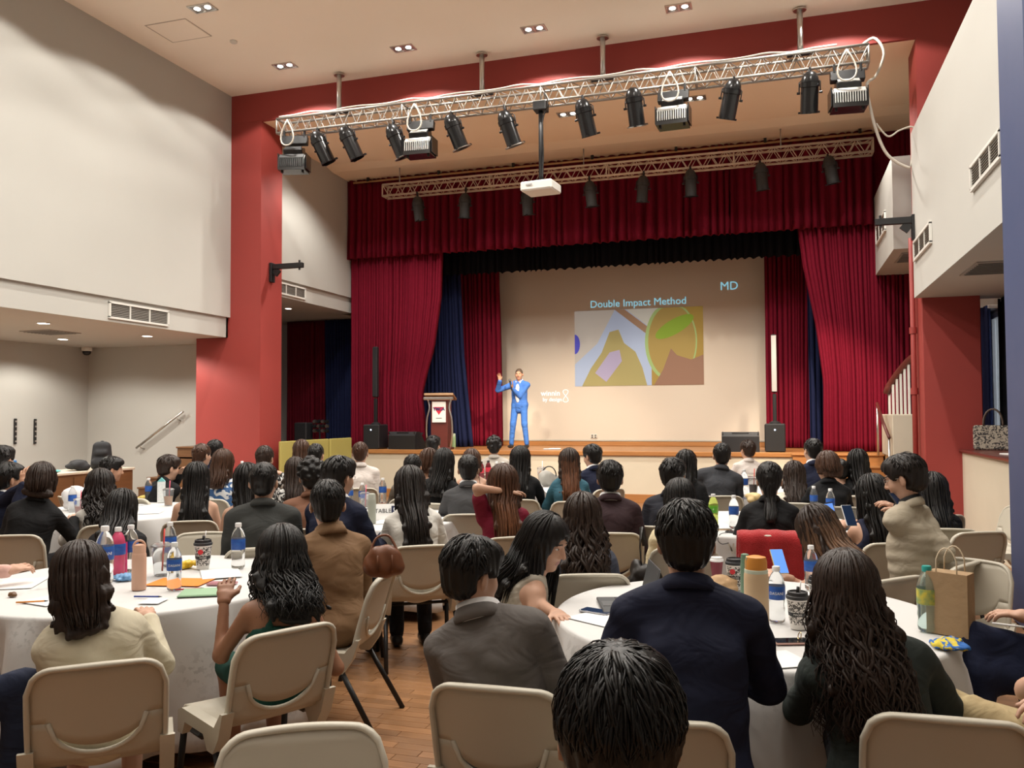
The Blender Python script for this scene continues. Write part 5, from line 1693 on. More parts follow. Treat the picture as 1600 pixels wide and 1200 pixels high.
p_brown, _ = person('man in tan brown suit jacket with cropped black hair', 512, 790, 4.65, 26, -24, 2, 8, hair='short', near=2, tc=(.215, .125, .066), hands=((-.1, .38, .74), (.16, .36, .66)), shirt=(.25, .15, .08), chair_label='beige chair side-on under the tan brown suit, beside brown handbag', sw=.182, chair_rot=44)
p_face, W8 = person('young woman in beige sleeveless top looking down, her face showing', 853, 850, 4.2, -76, -42, 14, 6, sex='f', hair='long', hc='black', L=.36, near=2, top='sleeveless', tc=(.46, .42, .35), face=True, hands=(('w', at(878, 968, D=3.75)), ('w', at(900, 1000, D=3.95))), hand_dirs=None, chair_label='beige chair under the woman in beige sleeveless top')
p_slate, _ = person('woman with long dark hair over slate blue jacket', 910, 812, 4.85, 6, -4, 2, 10, sex='f', hair='wavy', hc='dark', L=.46, near=1, tc=(.066, .075, .105), hands=LAP, shirt=None, chair_label='beige chair under the slate blue jacket')
p_ombre, W15 = person('woman with brown ombre hair looking at her phone by red towel', 1276, 830, 4.8, 48, 6, 16, 10, sex='f', hair='long', hc='dark', hc2='ombre', L=.36, near=1, top='sleeveless', tc=BLK, hands=(('w', at(1212, 905, D=4.72)), ('w', at(1236, 905, D=4.66))), chair_label='beige chair under the woman with ombre hair')
p_dress, W16 = person('woman in navy sleeveless dress with long straight black hair', 1363, 776, 5.85, 24, 8, 14, 8, sex='f', hair='long', hc='black', L=.44, near=1, top='sleeveless', tc=(.016, .019, .042), hands=((-.1, .36, .82), (.12, .36, .82)), chair_label='beige chair behind the navy sleeveless dress')
p_beige, W17 = person('man in beige suit with glasses looking down at his phone', 1413, 749, 5.0, 66, 8, 16, 5, hair='full', hc='soft', near=2, tc=(.44, .385, .295), shirt=(.012, .012, .012), face=True, glasses=True, hs=1.06, hands=(('w', at(1412, 800, D=5.0)), ('w', at(1425, 808, D=4.95))), chair_label='beige chair hidden under the beige suited man')
# middle rows
person('man in dark plum suit jacket with white collar', 953, 750, 6.4, 2, 0, 2, 8, hair='full', near=1, tc=(.040, .022, .026), hands=LAP, chair_label='beige chair behind the plum suited man, black strap on its corner')
person('woman with glossy black bob and pale yellow top', 1062, 783, 5.7, 4, 0, 4, 10, sex='f', hair='bob', L=.12, near=1, top='blouse', tc=(.70, .61, .40), hands=LAP, chair_label='beige chair under the pale yellow top, handbag hung on it')
person('man in black suit beside the woman with the black bob', 1052, 745, 6.7, -14, 0, 2, 10, hair='full', near=1, tc=(.018, .019, .027), hands=LAP, shirt=None, chair_label='beige chair under the black suited man near stage')
person('broad man in charcoal suit leaning sideways towards the stage table', 1128, 712, 9.1, 12, -8, 0, 12, 8, hair='short', near=1, tc=(.045, .047, .054), hands=TAB, shirt=None, sw=.195, chair_label='beige chair under the charcoal suited leaning man')
person('woman in black jacket with low ponytail on the red towel chair', 1202, 752, 6.25, 2, 0, 6, 12, sex='f', hair='pony', near=1, tc=BLK, hands=TAB, shirt=None, sw=.15, chair_label='beige chair draped with the red towel')
person('woman in black with long hair behind the beige suited man', 1457, 770, 6.5, 16, 0, 4, 8, sex='f', hair='long', L=.42, near=1, tc=BLK, hands=LAP, shirt=None, chair_label='beige chair beside the cream parapet, black jacket on it')
person('person in pale blue shirt half hidden behind the beige suited man', 1428, 752, 7.3, 40, 10, 10, 8, sex='f', hair='long', hc='dark', L=.25, near=0, top='shirt', tc=(.52, .58, .66), hands=((-.1, .36, .8), (.1, .3, .8)), legs=(.3, .36, .45), chair_label='beige chair under the pale blue shirt')
person('man in navy suit nearest the brightly lit crimson curtain', 1270, 705, 9.3, 22, 6, 0, 8, hair='short', near=0, tc=NAVY, hands=LAP, chair_label='beige chair under the navy suited man by the lit curtain')
person('woman with short auburn brown hair and black jacket', 1292, 730, 8.0, 14, 20, 4, 10, sex='f', hair='bob', hc='brown', L=.07, near=1, tc=BLK, hands=TAB, shirt=None, chair_label='beige chair under the auburn short haired woman')
person('woman with long dark brown hair and cream sleeve near ponytail woman', 1241, 745, 8.35, 2, 0, 2, 8, sex='f', hair='long', hc='dark', L=.44, near=1, top='blouse', tc=(.66, .60, .50), hands=TAB, chair_label='beige chair under the cream sleeved woman')
person('black haired woman ducking beside the auburn haired woman', 1312, 738, 9.0, 20, 0, 10, 14, sex='f', hair='bun', near=0, top='blouse', tc=BLK, hands=TAB, chair_label='beige chair under the ducking black haired woman')
person('woman with sleek long black hair in front of the stage steps', 1340, 724, 9.0, 14, 0, 2, 8, sex='f', hair='long', L=.42, near=0, tc=BLK, hands=LAP, shirt=None, chair_label='beige chair nearest the stage steps')
person('man in pale pinstripe shirt in front of the stage monitor', 1168, 704, 11.9, 18, 12, 0, 6, hair='full', hc='dark', near=0, top='shirt', tc=(.60, .54, .50), hands=TAB, chair_label='beige chair under the pinstripe shirted man')
person('woman with long black hair between two dark suited men', 1072, 727, 8.3, -6, 0, 0, 8, sex='f', hair='long', L=.3, near=0, tc=BLK, hands=LAP, shirt=None, chair_label='beige chair between two dark suited men')
person('man with glasses in navy suit below the screen', 925, 714, 9.9, 34, 10, 8, 8, hair='full', near=0, tc=NAVY, glasses=True, hands=TAB, face=True, chair_label='beige chair under the navy suited man with glasses below the screen')
person('woman in teal denim jacket with long copper tipped hair', 889, 724, 8.6, 6, 0, 2, 8, sex='f', hair='long', hc='dark', hc2='auburn', L=.42, near=1, tc=(.040, .12, .165), hands=TAB, shirt=None, chair_label='beige chair under the teal denim jacket')
person('woman in black wrap top with long straight black hair below speaker', 813, 720, 8.8, -4, 0, 0, 8, sex='f', hair='long', L=.42, near=1, top='blouse', tc=BLK, hands=TAB, sw=.16, chair_label='beige chair behind the black wrap top, seen square from the back')
person('curly haired man in light grey shirt by the stage', 772, 699, 12.3, 0, 0, 0, 6, hair='curly', near=0, top='shirt', tc=(.46, .42, .37), hands=TAB, chair_label='beige chair under the curly haired man')
person('brown haired woman with bare shoulders behind grey suited man', 737, 722, 9.6, 8, 0, 0, 8, sex='f', hair='bob', hc='brown', L=.12, near=0, top='cami', tc=BLK, hands=TAB, chair_label='beige chair under the bare shouldered brown haired woman')
person('man in mid grey suit with cropped hair before auburn woman', 732, 735, 7.6, -2, 0, 0, 10, hair='short', near=1, tc=(.06, .06, .063), hands=TAB, chair_label='beige chair under the mid grey suited man')
p_maroon, W33 = person('woman in maroon satin blouse with long auburn hair, arm raised', 783, 757, 6.2, 16, 20, -6, 6, sex='f', hair='long', hc='brown', hc2='auburn', L=.46, near=1, top='tee', tc=(.19, .012, .032), hands=(('w', at(792, 768, D=6.10), (-1., .1, -.35)), (.15, .3, .66)), skin='light', face=True, chair_label='beige chair angled behind the maroon satin blouse')
person('woman in black with long hair leaning on her hand', 694, 724, 8.5, -18, 0, 4, 10, 5, sex='f', hair='long', L=.34, near=1, top='blouse', tc=BLK, hands=((-.12, .36, .8), (.1, .22, 1.0)), chair_label='beige chair under the black top leaning woman')
person('brown haired woman with bare shoulder near the taupe suited man', 672, 721, 9.7, -32, -15, 0, 8, sex='f', hair='bob', hc='brown', L=.12, near=0, top='cami', tc=BLK, hands=TAB, face=True, chair_label='beige chair under the bare shouldered woman beside taupe suit')
person('black haired man in white shirt below the lectern', 677, 697, 11.8, -10, -10, 0, 6, hair='full', near=0, top='shirt', tc=(.68, .66, .64), hands=TAB, chair_label='beige chair under the white shirted man below lectern')
person('man in taupe suit with cropped hair bowed forward', 645, 731, 9.0, -4, -6, 6, 14, hair='short', near=1, tc=(.135, .112, .088), hands=TAB, shirt=None, chair_label='beige chair under the bowed taupe suited man')
p_white, _ = person('woman in white blazer with long straight black hair writing', 640, 762, 5.95, 8, 4, 10, 18, -3, sex='f', hair='long', hc='soft', L=.46, near=1, tc=(.70, .68, .63), hands=TAB, shirt=None, chair_label='beige chair square behind the white blazer')
person('man in cream shirt with reddish brown hair by the stage front', 563, 709, 10.2, -2, -4, 0, 8, hair='short', hc='brown', near=1, top='shirt', tc=(.62, .56, .52), hands=LAP, chair_label='beige chair beside the cream shirted man')
person('man with glasses in navy suit behind the tan brown suit', 530, 747, 5.75, -32, -10, 4, 8, hair='full', near=1, tc=NAVY, glasses=True, hands=TAB, chair_label='beige chair under the navy suit behind tan brown suit')
person('black haired man with white collar in front of olive screen', 494, 712, 10.0, -8, -10, 0, 8, hair='short', near=0, tc=CHAR, hands=LAP, chair_label='beige chair under the man by the olive screen')
person('long brown haired woman in front of olive screen', 471, 706, 10.6, -4, 0, 0, 8, sex='f', hair='long', hc='brown', L=.28, near=0, tc=CHAR, hands=LAP, shirt=None, chair_label='beige chair under the woman by the olive screen')
person('woman in black and white print with long dark brown hair', 462, 738, 8.5, -6, 0, 0, 8, sex='f', hair='long', hc='dark', L=.36, near=1, top='blouse', pattern=BWPRINT, hands=TAB, chair_label='beige chair under the black and white print top')
person('curly black haired man in chestnut brown jacket', 487, 747, 6.75, 4, 0, 2, 12, hair='curly', near=1, tc=(.20, .095, .058), hands=TAB, shirt=None, chair_label='beige chair under the chestnut brown jacket')
person('man in dark grey suit with neat black hair, back to camera', 412, 755, 5.8, -4, -6, 2, 8, hair='short', near=1, tc=(.042, .044, .042), hands=LAP, shirt=None, sw=.19, chair_label='beige chair under the dark grey suited man')
person('woman with very long black hair half hidden by dark grey suit', 386, 754, 6.6, 2, 0, 0, 8, sex='f', hair='long', L=.5, near=0, top='cami', tc=(.1, .1, .1), hands=LAP, chair_label='beige chair under the half hidden very long haired woman')
person('woman with dark ponytail and pale collar by the red pillar', 414, 717, 9.2, -14, -6, 2, 10, sex='f', hair='pony', hc='dark', near=1, top='blouse', pattern=BWPRINT, hands=((-.1, .36, .8), (.15, .25, 1.0)), chair_label='beige chair under the dark ponytail woman')
person('woman in blue and white leaf print blouse', 350, 724, 9.0, -26, -12, 0, 8, sex='f', hair='long', hc='brown', L=.26, near=1, top='blouse', pattern=BLUEPRINT, hands=TAB, face=True, chair_label='beige chair under the leaf print blouse')
person('man in navy suit against the red pillar', 337, 704, 11.0, -30, -20, 0, 8, hair='short', near=0, tc=NAVY, hands=LAP, face=True, chair_label='beige chair under the navy suited man against the pillar')
person('woman in bright navy jacket with tied brown hair', 316, 712, 10.0, -34, -12, 0, 8, sex='f', hair='pony', hc='brown', near=0, tc=(.018, .035, .11), hands=LAP, shirt=None, face=True, chair_label='beige chair under the bright navy jacket')
person('woman in black sleeveless top with long sleek hair and bare arm', 307, 750, 7.2, -8, 0, 0, 8, sex='f', hair='long', L=.50, near=1, top='sleeveless', tc=BLK, hands=LAP, chair_label='beige chair angled under the black sleeveless top')
person('brown haired man in black jacket resting chin on hand', 264, 732, 9.2, -50, -14, 6, 12, hair='full', hc='dark', near=1, tc=BLK, shirt=None, face=True, hands=((-.1, .32, .8), (.04, .26, 1.02)), chair_label='beige chair under the chin resting man')
person('woman with straight black hair in front of the bottles', 190, 797, 6.05, -14, -6, 6, 12, sex='f', hair='long', L=.40, near=1, top='blouse', tc=(.014, .014, .016), hands=LAP, chair_label='beige chair under the woman in front of the bottles')
person('woman in white blouse with long wavy black hair', 156, 762, 7.0, 10, 0, 4, 14, sex='f', hair='wavy', hc='soft', L=.42, near=1, top='blouse', tc=(.68, .65, .60), hands=TAB, chair_label='beige chair under the white blouse')
person('young man with earbuds in profile by the brown counter', 175, 734, 9.3, -74, -8, 2, 8, hair='full', near=1, top='shirt', tc=(.55, .42, .43), face=True, hands=LAP, skin='mid', chair_label='beige chair under the young man with earbuds')
person('woman in black jacket with dark bob leaning to the side', 66, 752, 6.5, -18, 0, 4, 12, 8, sex='f', hair='bob', hc='dark', L=.10, near=1, tc=BLK, shirt=None, hands=((-.1, .3, .7), (.22, .42, .82)), chair_label='beige chair square behind the black jacket with dark bob')
p_clasp, W57 = person('man in navy suit and glasses holding clasped hands at his face', 14, 750, 7.15, -52, -14, 4, 12, hair='full', near=1, tc=NAVY, face=True, glasses=True, skin='mid', hands=(('w', at(34, 762, D=6.9)), ('w', at(38, 758, D=6.85))), hand_dirs=(((.2, .2, 1.), (.3, .6, 0)), ((-.2, .2, 1.), (-.3, .6, 0))), chair_label='beige chair under the man with clasped hands')
person('man in navy suit at the picture edge behind the clasped hands', 4, 720, 8.2, -36, 0, 0, 8, hair='full', near=0, tc=NAVY, hands=LAP, chair_label='beige chair under the navy suit at the picture edge')
# people mostly beyond the frame
person('person in pink sleeve resting a hand on the table edge', -150, 815, 4.6, -62, 0, 10, 12, sex='f', hair='bob', hc='dark', L=.15, near=1, tc=(.70, .43, .37), shirt=None, hands=((-.1, .34, .8), ('w', at(52, 893, D=4.55))), hand_dirs=(None, ((.1, 1., .12), (-.2, .1, -1.), (-1, 0, .3))), chair_label='beige chair under the pink sleeved person')
person('person in navy trousers, only a bent knee in view', -190, 850, 3.1, -66, 0, 6, 10, near=1, tc=NAVY, legs=(.018, .024, .05), hands=LAP, knees=(('w', at(-30, 1062, D=3.3)), ('w', at(38, 1072, D=3.15))), chair_label='beige chair under the navy trousered knee')
person('person in navy suit with crossed legs and a pen', 1725, 800, 3.55, 62, 0, 6, 4, hair='short', near=1, tc=(.014, .019, .048), legs=(.014, .019, .048), hands=(('w', at(1612, 965, D=3.4)), ('w', at(1640, 960, D=3.2))), knees=(('w', at(1522, 1052, D=3.35)), ('w', at(1516, 995, D=3.42))), chair_label='beige chair under the crossed legged navy suit')
person('person in black tee with folded bare arms and khaki trousers', 1790, 905, 2.55, 58, 0, 6, 6, near=1, top='tee', tc=(.012, .013, .016), legs=(.46, .36, .20), hands=(('w', at(1640, 1060, D=2.45), (.3, 1., -.6)), ('w', at(1650, 1095, D=2.5), (-.3, 1., -.7))), knees=(('w', at(1520, 1120, D=2.75)), ('w', at(1480, 1105, D=2.9))), chair_label='beige chair under the khaki trousers', sw=.18)

# the speaker on the stage
Hs = at(811, 585, Y=16.95)
p_spk, WS = person('man in bright blue suit speaking into a microphone on stage, palm raised', 811, 585, 17, 157, 12, 6, 2, hair='buzz', hc='buzz', near=1, tc=(.055, .16, .50), legs=(.055, .17, .52), skin='mid', face=True, standing=True, seat=False, world=Hs, sw=.19,
                   hands=(('w', at(800, 606, Y=16.72)), ('w', at(781, 595, Y=16.72), (.9, -.2, -.9))), hand_dirs=(((-.35, .35, .9), (1., .3, 0)), ((0.05, .15, 1.), (0., 1., -.1), (-1, 0, .1))), curl=.35)
sf = Field()
sf.ell(WS['Ch'] + WS['f2'] * .095 + np.array([0, 0, -.04]), np.array([.055, .045, .2]), None, .02)
v_, q_ = sf.mesh(.011)
link(fast_mesh('shirt_front', v_, q_, [cloth((.78, .77, .76), .7)]), 'shirt_front', p_spk)
w_ = WS['arms'][0][2]
mc = empty('microphone', [0, 0, 0], 0, 'black handheld microphone held by the man on stage', 'microphone')
wm_ = np.array(p_spk.location) + WS['R'] @ (w_ + np.array([0, .055, .04]))
dm = WS['R'] @ np.array([.25, -.15, .9]); dm = unit(dm)
mc.location = [float(q) for q in wm_]
MB().cyl(-dm * .1, dm * .09, .014, .017, n=10).build('body', BLACKP, mc, 'all')
MB().tube([dm * .09, dm * .11, dm * .14, dm * .15], [.018, .026, .024, .008], 12).build('head', mat('mic_mesh', (.12, .12, .12), .5, .7), mc, 'all')
if globals().get('DEBUG_PEOPLE'):
    for l, Hw, loc, hd, ln, TL in PEOPLE:
        tb = min((math.hypot(loc[0] - x, loc[1] - y), k) for k, (x, y) in TABLES.items())
        print('PP %-60s z=%.2f root=(%.2f,%.2f) lean=%.0f TL=%.2f table %s %.2f' % (l[:60], Hw[2], loc[0], loc[1], ln, TL, tb[1], tb[0]))
    for i, a in enumerate(PEOPLE):
        for b_ in PEOPLE[:i]:
            dd = math.hypot(a[2][0] - b_[2][0], a[2][1] - b_[2][1])
            if dd < .42: print('NEAR %.2f | %s | %s' % (dd, a[0][:50], b_[0][:50]))
# ================================================================== THINGS ON THE TABLES
TZ = TBL_Z + .004
PLAS = mat('clear_plastic', (.93, .95, .96), .06, trans=.92, ior=1.2, spec=.5)
LBL = mat('label_blue', (.02, .075, .34), .4, var=(30, .5, (.03, .16, .48)), stretch=(1, 1, 3))
CAPW = mat('cap_white', (.8, .8, .8), .4)
PAPER = mat('paper_white', (.84, .84, .83), .7, var=(160, .25, (.62, .62, .63)), stretch=(.3, 1, 1))
PAPER2 = mat('paper_blank', (.84, .84, .82), .7)
ON = lambda px, py, z=TZ: at(px, py, Z=z)


def wrap(me, r, z0):
    """bend flat lettering (x, y) round a vertical cylinder, facing -y"""
    n = len(me.vertices); c = np.zeros(n * 3, np.float32); me.vertices.foreach_get('co', c); c = c.reshape(-1, 3)
    a = c[:, 0] / r; rr = r + .0006 + c[:, 2] * .5
    o = np.stack([rr * np.sin(a), -rr * np.cos(a), z0 + c[:, 1]], 1)
    me.vertices.foreach_set('co', o.astype(np.float32).ravel()); me.update()
    return me


def facing(p): return math.atan2(-p[0], p[1])


BOT = {}
def bottle(p, label, s=1., lab=LBL, cap=CAPW, text=None, fill=None, group='water bottles on the tables', tall=.215):
    key = (id(lab), id(cap), fill)
    e = empty('water_bottle', p, facing(p), label, 'bottle', group)
    if key not in BOT:
        k = tall / .215
        prof = [(0, .004), (.022, .0), (.030, .006), (.0315, .02), (.029, .04), (.0315, .055), (.030, .07), (.032, .085), (.032, .14), (.031, .15), (.026, .17), (.017, .188), (.0125, .193), (.0125, .2), (0, .2)]
        ribs = []
        for r, z in prof: ribs.append((r, z * k))
        body = MB().lathe(ribs, 20).mesh('body', fill or PLAS, 'all')
        lb = MB().lathe([(.0322, .09 * k), (.0328, .092 * k), (.0328, .138 * k), (.0322, .14 * k)], 20, caps=False).mesh('label', lab, 'all')
        cp = MB().lathe([(.0145, .195 * k), (.0150, .197 * k), (.0150, .211 * k), (.0135, .214 * k), (0, .2145 * k)], 16).mesh('cap', cap, True)
        BOT[key] = (body, lb, cp, k)
    body, lb, cp, k = BOT[key]
    link(body, 'body', e); lo = link(lb, 'label', e); link(cp, 'cap', e)
    if text: link(wrap(text_mesh(text, .0155, 'lettering', CAPW, 'CENTER', .0002), .0328, .114 * k), 'lettering', lo)
    e.scale = (s, s, s)
    return e


PATN = print_mat('cup_pattern', (.75, .72, .68), (.08, .075, .07), 95, .5)
CUPW = mat('cup_white', (.78, .76, .72), .6)
def coffee_cup(p, label, s=1., lid=BLACKP, band=True, text=None, straw=None, body=None, badge=False):
    e = empty('coffee_cup', p, facing(p), label, 'cup', 'takeaway cups on the tables')
    MB().lathe([(0, 0), (.029, 0), (.030, .002), (.043, .125), (.0445, .128), (0, .128)], 22).build('cup', body or CUPW, e, True)
    if band:
        sl = MB().lathe([(.0322, .02), (.0328, .02), (.0425, .115), (.0418, .115)], 22, caps=False).build('sleeve', PATN, e, True)
        bd = MB().lathe([(.0362, .055), (.0372, .055), (.0386, .07), (.0378, .07)], 22, caps=False).build('band', BLACKP, sl, True)
        if text: link(wrap(text_mesh(text, .011, 'lettering', CUPW, 'CENTER', .0003), .0382, .0625), 'lettering', bd)
        if badge: MB().lathe([(.013, 0), (.013, .001), (0, .0012)], 16, rotx(R_(90)), (-.012, -.0400, .092)).build('badge', mat('badge_red', (.6, .03, .04), .5), sl)
    MB().lathe([(.0455, .122), (.0465, .126), (.0465, .134), (.042, .137), (.040, .150), (.034, .152), (.032, .146), (0, .146)], 22).build('lid', lid, e, True)
    if straw is not None:
        MB().tube([(.0, 0, .14), (.004, 0, .17)], .007, 8).build('stopper', BLACKP, e, 'all')
        MB().tube([(.008, -.004, .14), (.014, -.004, .195)], .003, 6).build('straw', straw, e, 'all')
    e.scale = (s, s, s)
    return e


STRAWR = mat('straw_red', (.62, .06, .04), .4); STRAWP = mat('straw_pink', (.72, .10, .16), .4); STRAWW = mat('straw_white', (.8, .8, .8), .4)
def plastic_cup(p, label, drink=None, straw=STRAWR, s=1.):
    e = empty('plastic_cup', p, facing(p), label, 'cup', 'clear drink cups on the tables')
    MB().lathe([(0, .002), (.030, 0), (.044, .13), (.046, .133), (.0435, .131), (.029, .004), (0, .005)], 22).build('cup', PLAS, e, True)
    if drink: MB().lathe([(0, .006), (.0285, .006), (.0365, .08), (0, .08)], 20).build('drink', drink, e, True)
    MB().lathe([(.047, .131), (.047, .138), (.030, .148), (0, .149)], 22).build('lid', PLAS, e, True)
    MB().tube([(.004, 0, .02), (.012, -.002, .21)], .0042, 6).build('straw', straw, e, 'all')
    e.scale = (s, s, s)


def flask(p, label, body, lid, h=.26, r=.036, loop=False, group='drinking flasks', collar_m=None, spout=None):
    e = empty('drinking_flask', p, facing(p), label, 'flask', group)
    MB().lathe([(0, 0), (r * .96, 0), (r, .004), (r, h * .72), (r * .98, h * .78), (r * .9, h * .81), (0, h * .81)], 24).build('body', body, e, True)
    if collar_m: MB().lathe([(r * .93, h * .79), (r * .95, h * .80), (r * .95, h * .835), (r * .9, h * .84)], 24, caps=False).build('collar', collar_m, e, True)
    MB().lathe([(r * .9, h * .81), (r * .9, h * .93), (r * .8, h * .985), (r * .4, h), (0, h)], 24).build('lid', lid, e, True)
    if spout: MB().prism([(-r * .85, h * .86), (r * .35, h * .93), (r * .5, h * .985), (-r * .8, h * .985)], -.02, .02, np.array([[1., 0, 0], [0, 0, -1.], [0, 1., 0]])).build('spout_cover', spout, e)
    if loop:
        a = np.linspace(0, math.pi, 12)
        MB().tube([(r * .8 * math.cos(t), 0, h * .93 + .035 * math.sin(t)) for t in a], .006, 8).build('carry_loop', lid, e, 'all')
    return e


def phone(p, rz, label, case, screen, tilt=None, s=1.):
    e = empty('mobile_phone', p, rz, label, 'phone', 'mobile phones')
    MB().box((0, 0, .0045), (.074, .15, .009), None, .004).build('case', case, e)
    MB().box((0, 0, .0095), (.068, .144, .0012), None, .0004).build('screen', screen, e)
    if tilt is not None: e.rotation_euler = tilt
    return e


def sheet(p, rz, label, w=.21, h=.297, m=None, z=0):
    o = MB().box((0, 0, 0), (w, h, .0012)).build('paper_sheet', m or PAPER, None, False, (p[0], p[1], p[2] + .001 + z), rz)
    return tag(o, label, 'paper', 'papers on the tables')


def pen(p, rz, label, m):
    e = empty('pen', (p[0], p[1], p[2] + .006), rz, label, 'pen', 'pens on the tables')
    MB().cyl((-.07, 0, 0), (.055, 0, 0), .0042, n=8).build('barrel', m, e, 'all'); MB().cyl((.055, 0, 0), (.072, 0, 0), .0042, .001, n=8).build('tip', BLACKP, e, 'all')


SCRB = mat('phone_screen_lit', (.05, .15, .5), .2, emit=((.12, .28, .75), .8))
SCRD = mat('phone_screen_dark', (.01, .012, .016), .08)
# --- table with the navy suited man
fl = flask(ON(1183, 998), 'tall tan flask with orange and pale green lid by navy sleeve', mat('flask_tan', (.60, .43, .26), .5), mat('flask_orange', (.62, .25, .04), .45), .33, .048, False, collar_m=mat('flask_sage', (.55, .60, .47), .5), spout=mat('flask_sage', (.55, .60, .47), .5))
bottle(ON(1214, 972), 'water bottle with blue label next to the tan flask', 1.12, text='DASANI')
coffee_cup(ON(1247, 982), 'patterned takeaway cup with straw in its black lid', 1.02, text='HAGEE', straw=STRAWW)
coffee_cup(ON(1281, 958), 'patterned takeaway cup half behind the long wavy hair', 1.1, text='HAGEE')
coffee_cup(ON(1149, 921), 'patterned takeaway cup with red badge beside the brown paper bag', 1.05, text='HAGEE', badge=True)
coffee_cup(ON(1120, 905), 'small dark red paper cup with white lid', .8, CAPW, False, body=mat('cup_maroon', (.16, .02, .03), .6))
bottle(ON(1268, 921), 'water bottle by the phone of the ombre haired woman', 1.05)
flask(ON(1165, 945), 'slim green flask partly behind the tan flask', mat('flask_green', (.12, .2, .13), .5), mat('flask_green', (.12, .2, .13), .5), .24, .022)
pb = MB()
rg = np.random.RandomState(5)
def crumple(name, label, cat, p, dims, m, seed, rz=0, group=None):
    f = Field(); r = np.random.RandomState(seed); dims = np.array(dims)
    for _ in range(9): f.ell((r.uniform(-.3, .3, 3) * dims + (0, 0, dims[2] * .5)), dims * r.uniform(.25, .42, 3), rotz(r.uniform(0, 3)), .008)
    v, q = f.mesh(max(min(dims) / 7, max(dims) / 26), lambda D, x, y, z: np.maximum(D + .002 * np.sin(x * 210 + z * 150) + .002 * np.sin(y * 190 - z * 90), -z + .001))
    return tag(link(fast_mesh(name, v, q, [m]), name, None, p, rz), label, cat, group)
crumple('paper_bag', 'crumpled brown paper bag lying behind the navy shoulder', 'bag', ON(1128, 926), (.20, .12, .07), mat('kraft', (.42, .27, .14), .8), 3)
ph = phone(ON(1238, 1004), R_(-70), 'black glossy phone with a gold ring grip lying on cloth', mat('case_pink', (.55, .33, .28), .4), SCRD)
MB().lathe([(.014, .0), (.016, .002), (.014, .004), (.012, .002), (.014, 0)], 18, rotx(R_(75)), (.004, .03, .026), caps=False).build('ring_grip', mat('gold', (.6, .42, .2), .25, 1.), ph, 'all')
sheet(ON(1222, 1030), R_(30), 'white paper corner next to the wavy hair', .15, .2, PAPER2)
lp = empty('laptop', ON(972, 948), R_(-72), 'open grey laptop keyboard at the navy man\'s elbow', 'laptop')
MB().box((0, 0, .008), (.30, .21, .014), None, .004).build('base', mat('laptop_grey', (.12, .125, .13), .4, .5), lp)
MB().box((0, .03, .0158), (.27, .10, .002)).build('keyboard', BLACKP, lp); MB().box((0, -.06, .0158), (.10, .065, .0016)).build('trackpad', mat('laptop_pad', (.16, .165, .17), .3), lp)
MB().box((0, .13, .10), (.30, .006, .20), rotx(-.25), .002).build('lid', mat('laptop_grey', (.12, .125, .13), .4, .5), lp)
phone(ON(932, 957), R_(70), 'dark phone under the fingers of the beige top woman', mat('case_grey', (.3, .3, .32), .3), mat('phone_screen_navy', (.015, .035, .09), .12))
for k, (x, y, r, lb) in enumerate(((948, 968, 60, 'printed handout near the table edge by the navy suit'), (985, 975, 20, 'printed handout overlapping the edge handout'), (1300, 935, 40, 'printed handout under the phone hands'), (1130, 950, 10, 'printed handout beneath the brown paper bag'))): sheet(ON(x, y), R_(r), lb, z=.0013 * k)
bg = empty('carrier_bag', ON(1487, 990), R_(-30), 'tall brown paper carrier bag with twisted handles', 'bag')
MB().prism([(-.08, -.045), (.08, -.045), (.075, .045), (-.075, .045)], 0, .25).build('bag', mat('kraft2', (.36, .24, .13), .8, bump=(25, .4, .01)), bg)
for s in (-.04, .045): MB().tube([(-.04, s, .25)] + [(.045 * math.cos(t), s, .25 + .10 * math.sin(t)) for t in np.linspace(2.6, .5, 8)] + [(.04, s, .25)], .003, 5).build('handle', mat('string', (.6, .5, .36), .8), bg, 'all')
e = bottle(ON(1450, 986), 'big clear bottle with teal cap and yellow label beside carrier bag', 1.25, mat('label_yellow', (.62, .50, .05), .5, var=(40, .9, (.10, .25, .12))), mat('cap_teal', (.02, .30, .27), .4), fill=mat('plastic_teal', (.70, .88, .86), .06, trans=.9, ior=1.2), group='odd bottles')
crumple('snack_packet', 'crumpled blue and yellow snack packet under the carrier bag', 'packet', ON(1478, 1012), (.14, .1, .03), print_mat('snack_print', (.65, .52, .05), (.03, .14, .45), 22), 8)
# --- table with the orange sheet
bottle(ON(163, 912), 'large water bottle nearest the brown bobbed hair', 1.45, text='DASANI')
bottle(ON(184, 897), 'pink labelled bottle between two water bottles', 1.25, LBL, CAPW, fill=mat('plastic_pink', (.78, .10, .22), .2, trans=.4), group='odd bottles')
flask(ON(193, 895), 'thin magenta flask behind the pink bottle', mat('flask_magenta', (.55, .03, .14), .4), BLACKP, .22, .02)
bottle(ON(204, 892), 'water bottle behind the peach flask', 1.25)
flask(ON(217, 921), 'peach flask with carrying loop', mat('flask_peach', (.66, .40, .29), .5), mat('flask_peach', (.66, .40, .29), .5), .235, .036, True)
tb = flask(ON(168, 897), 'brushed steel tumbler behind the bobbed hair', STEEL, STEEL, .2, .036)
plastic_cup(ON(252, 899), 'empty clear cup with red straw', None, STRAWR, 1.25)
bottle(ON(272, 922), 'water bottle standing on the orange sheet', 1.15, text='DASANI')
bottle(ON(265, 882), 'water bottle behind the cup with red straw', 1.2)
coffee_cup(ON(317, 889), 'patterned cup with red badge and spoon in front of empty chair', 1.15, text='HAGEE', badge=True, straw=STRAWW)
bottle(ON(372, 888), 'water bottle next to the hand of the green dress', 1.25)
sheet(ON(282, 910), R_(12), 'bright orange sheet on the table', .30, .21, mat('paper_orange', (.80, .22, .01), .6), .002)
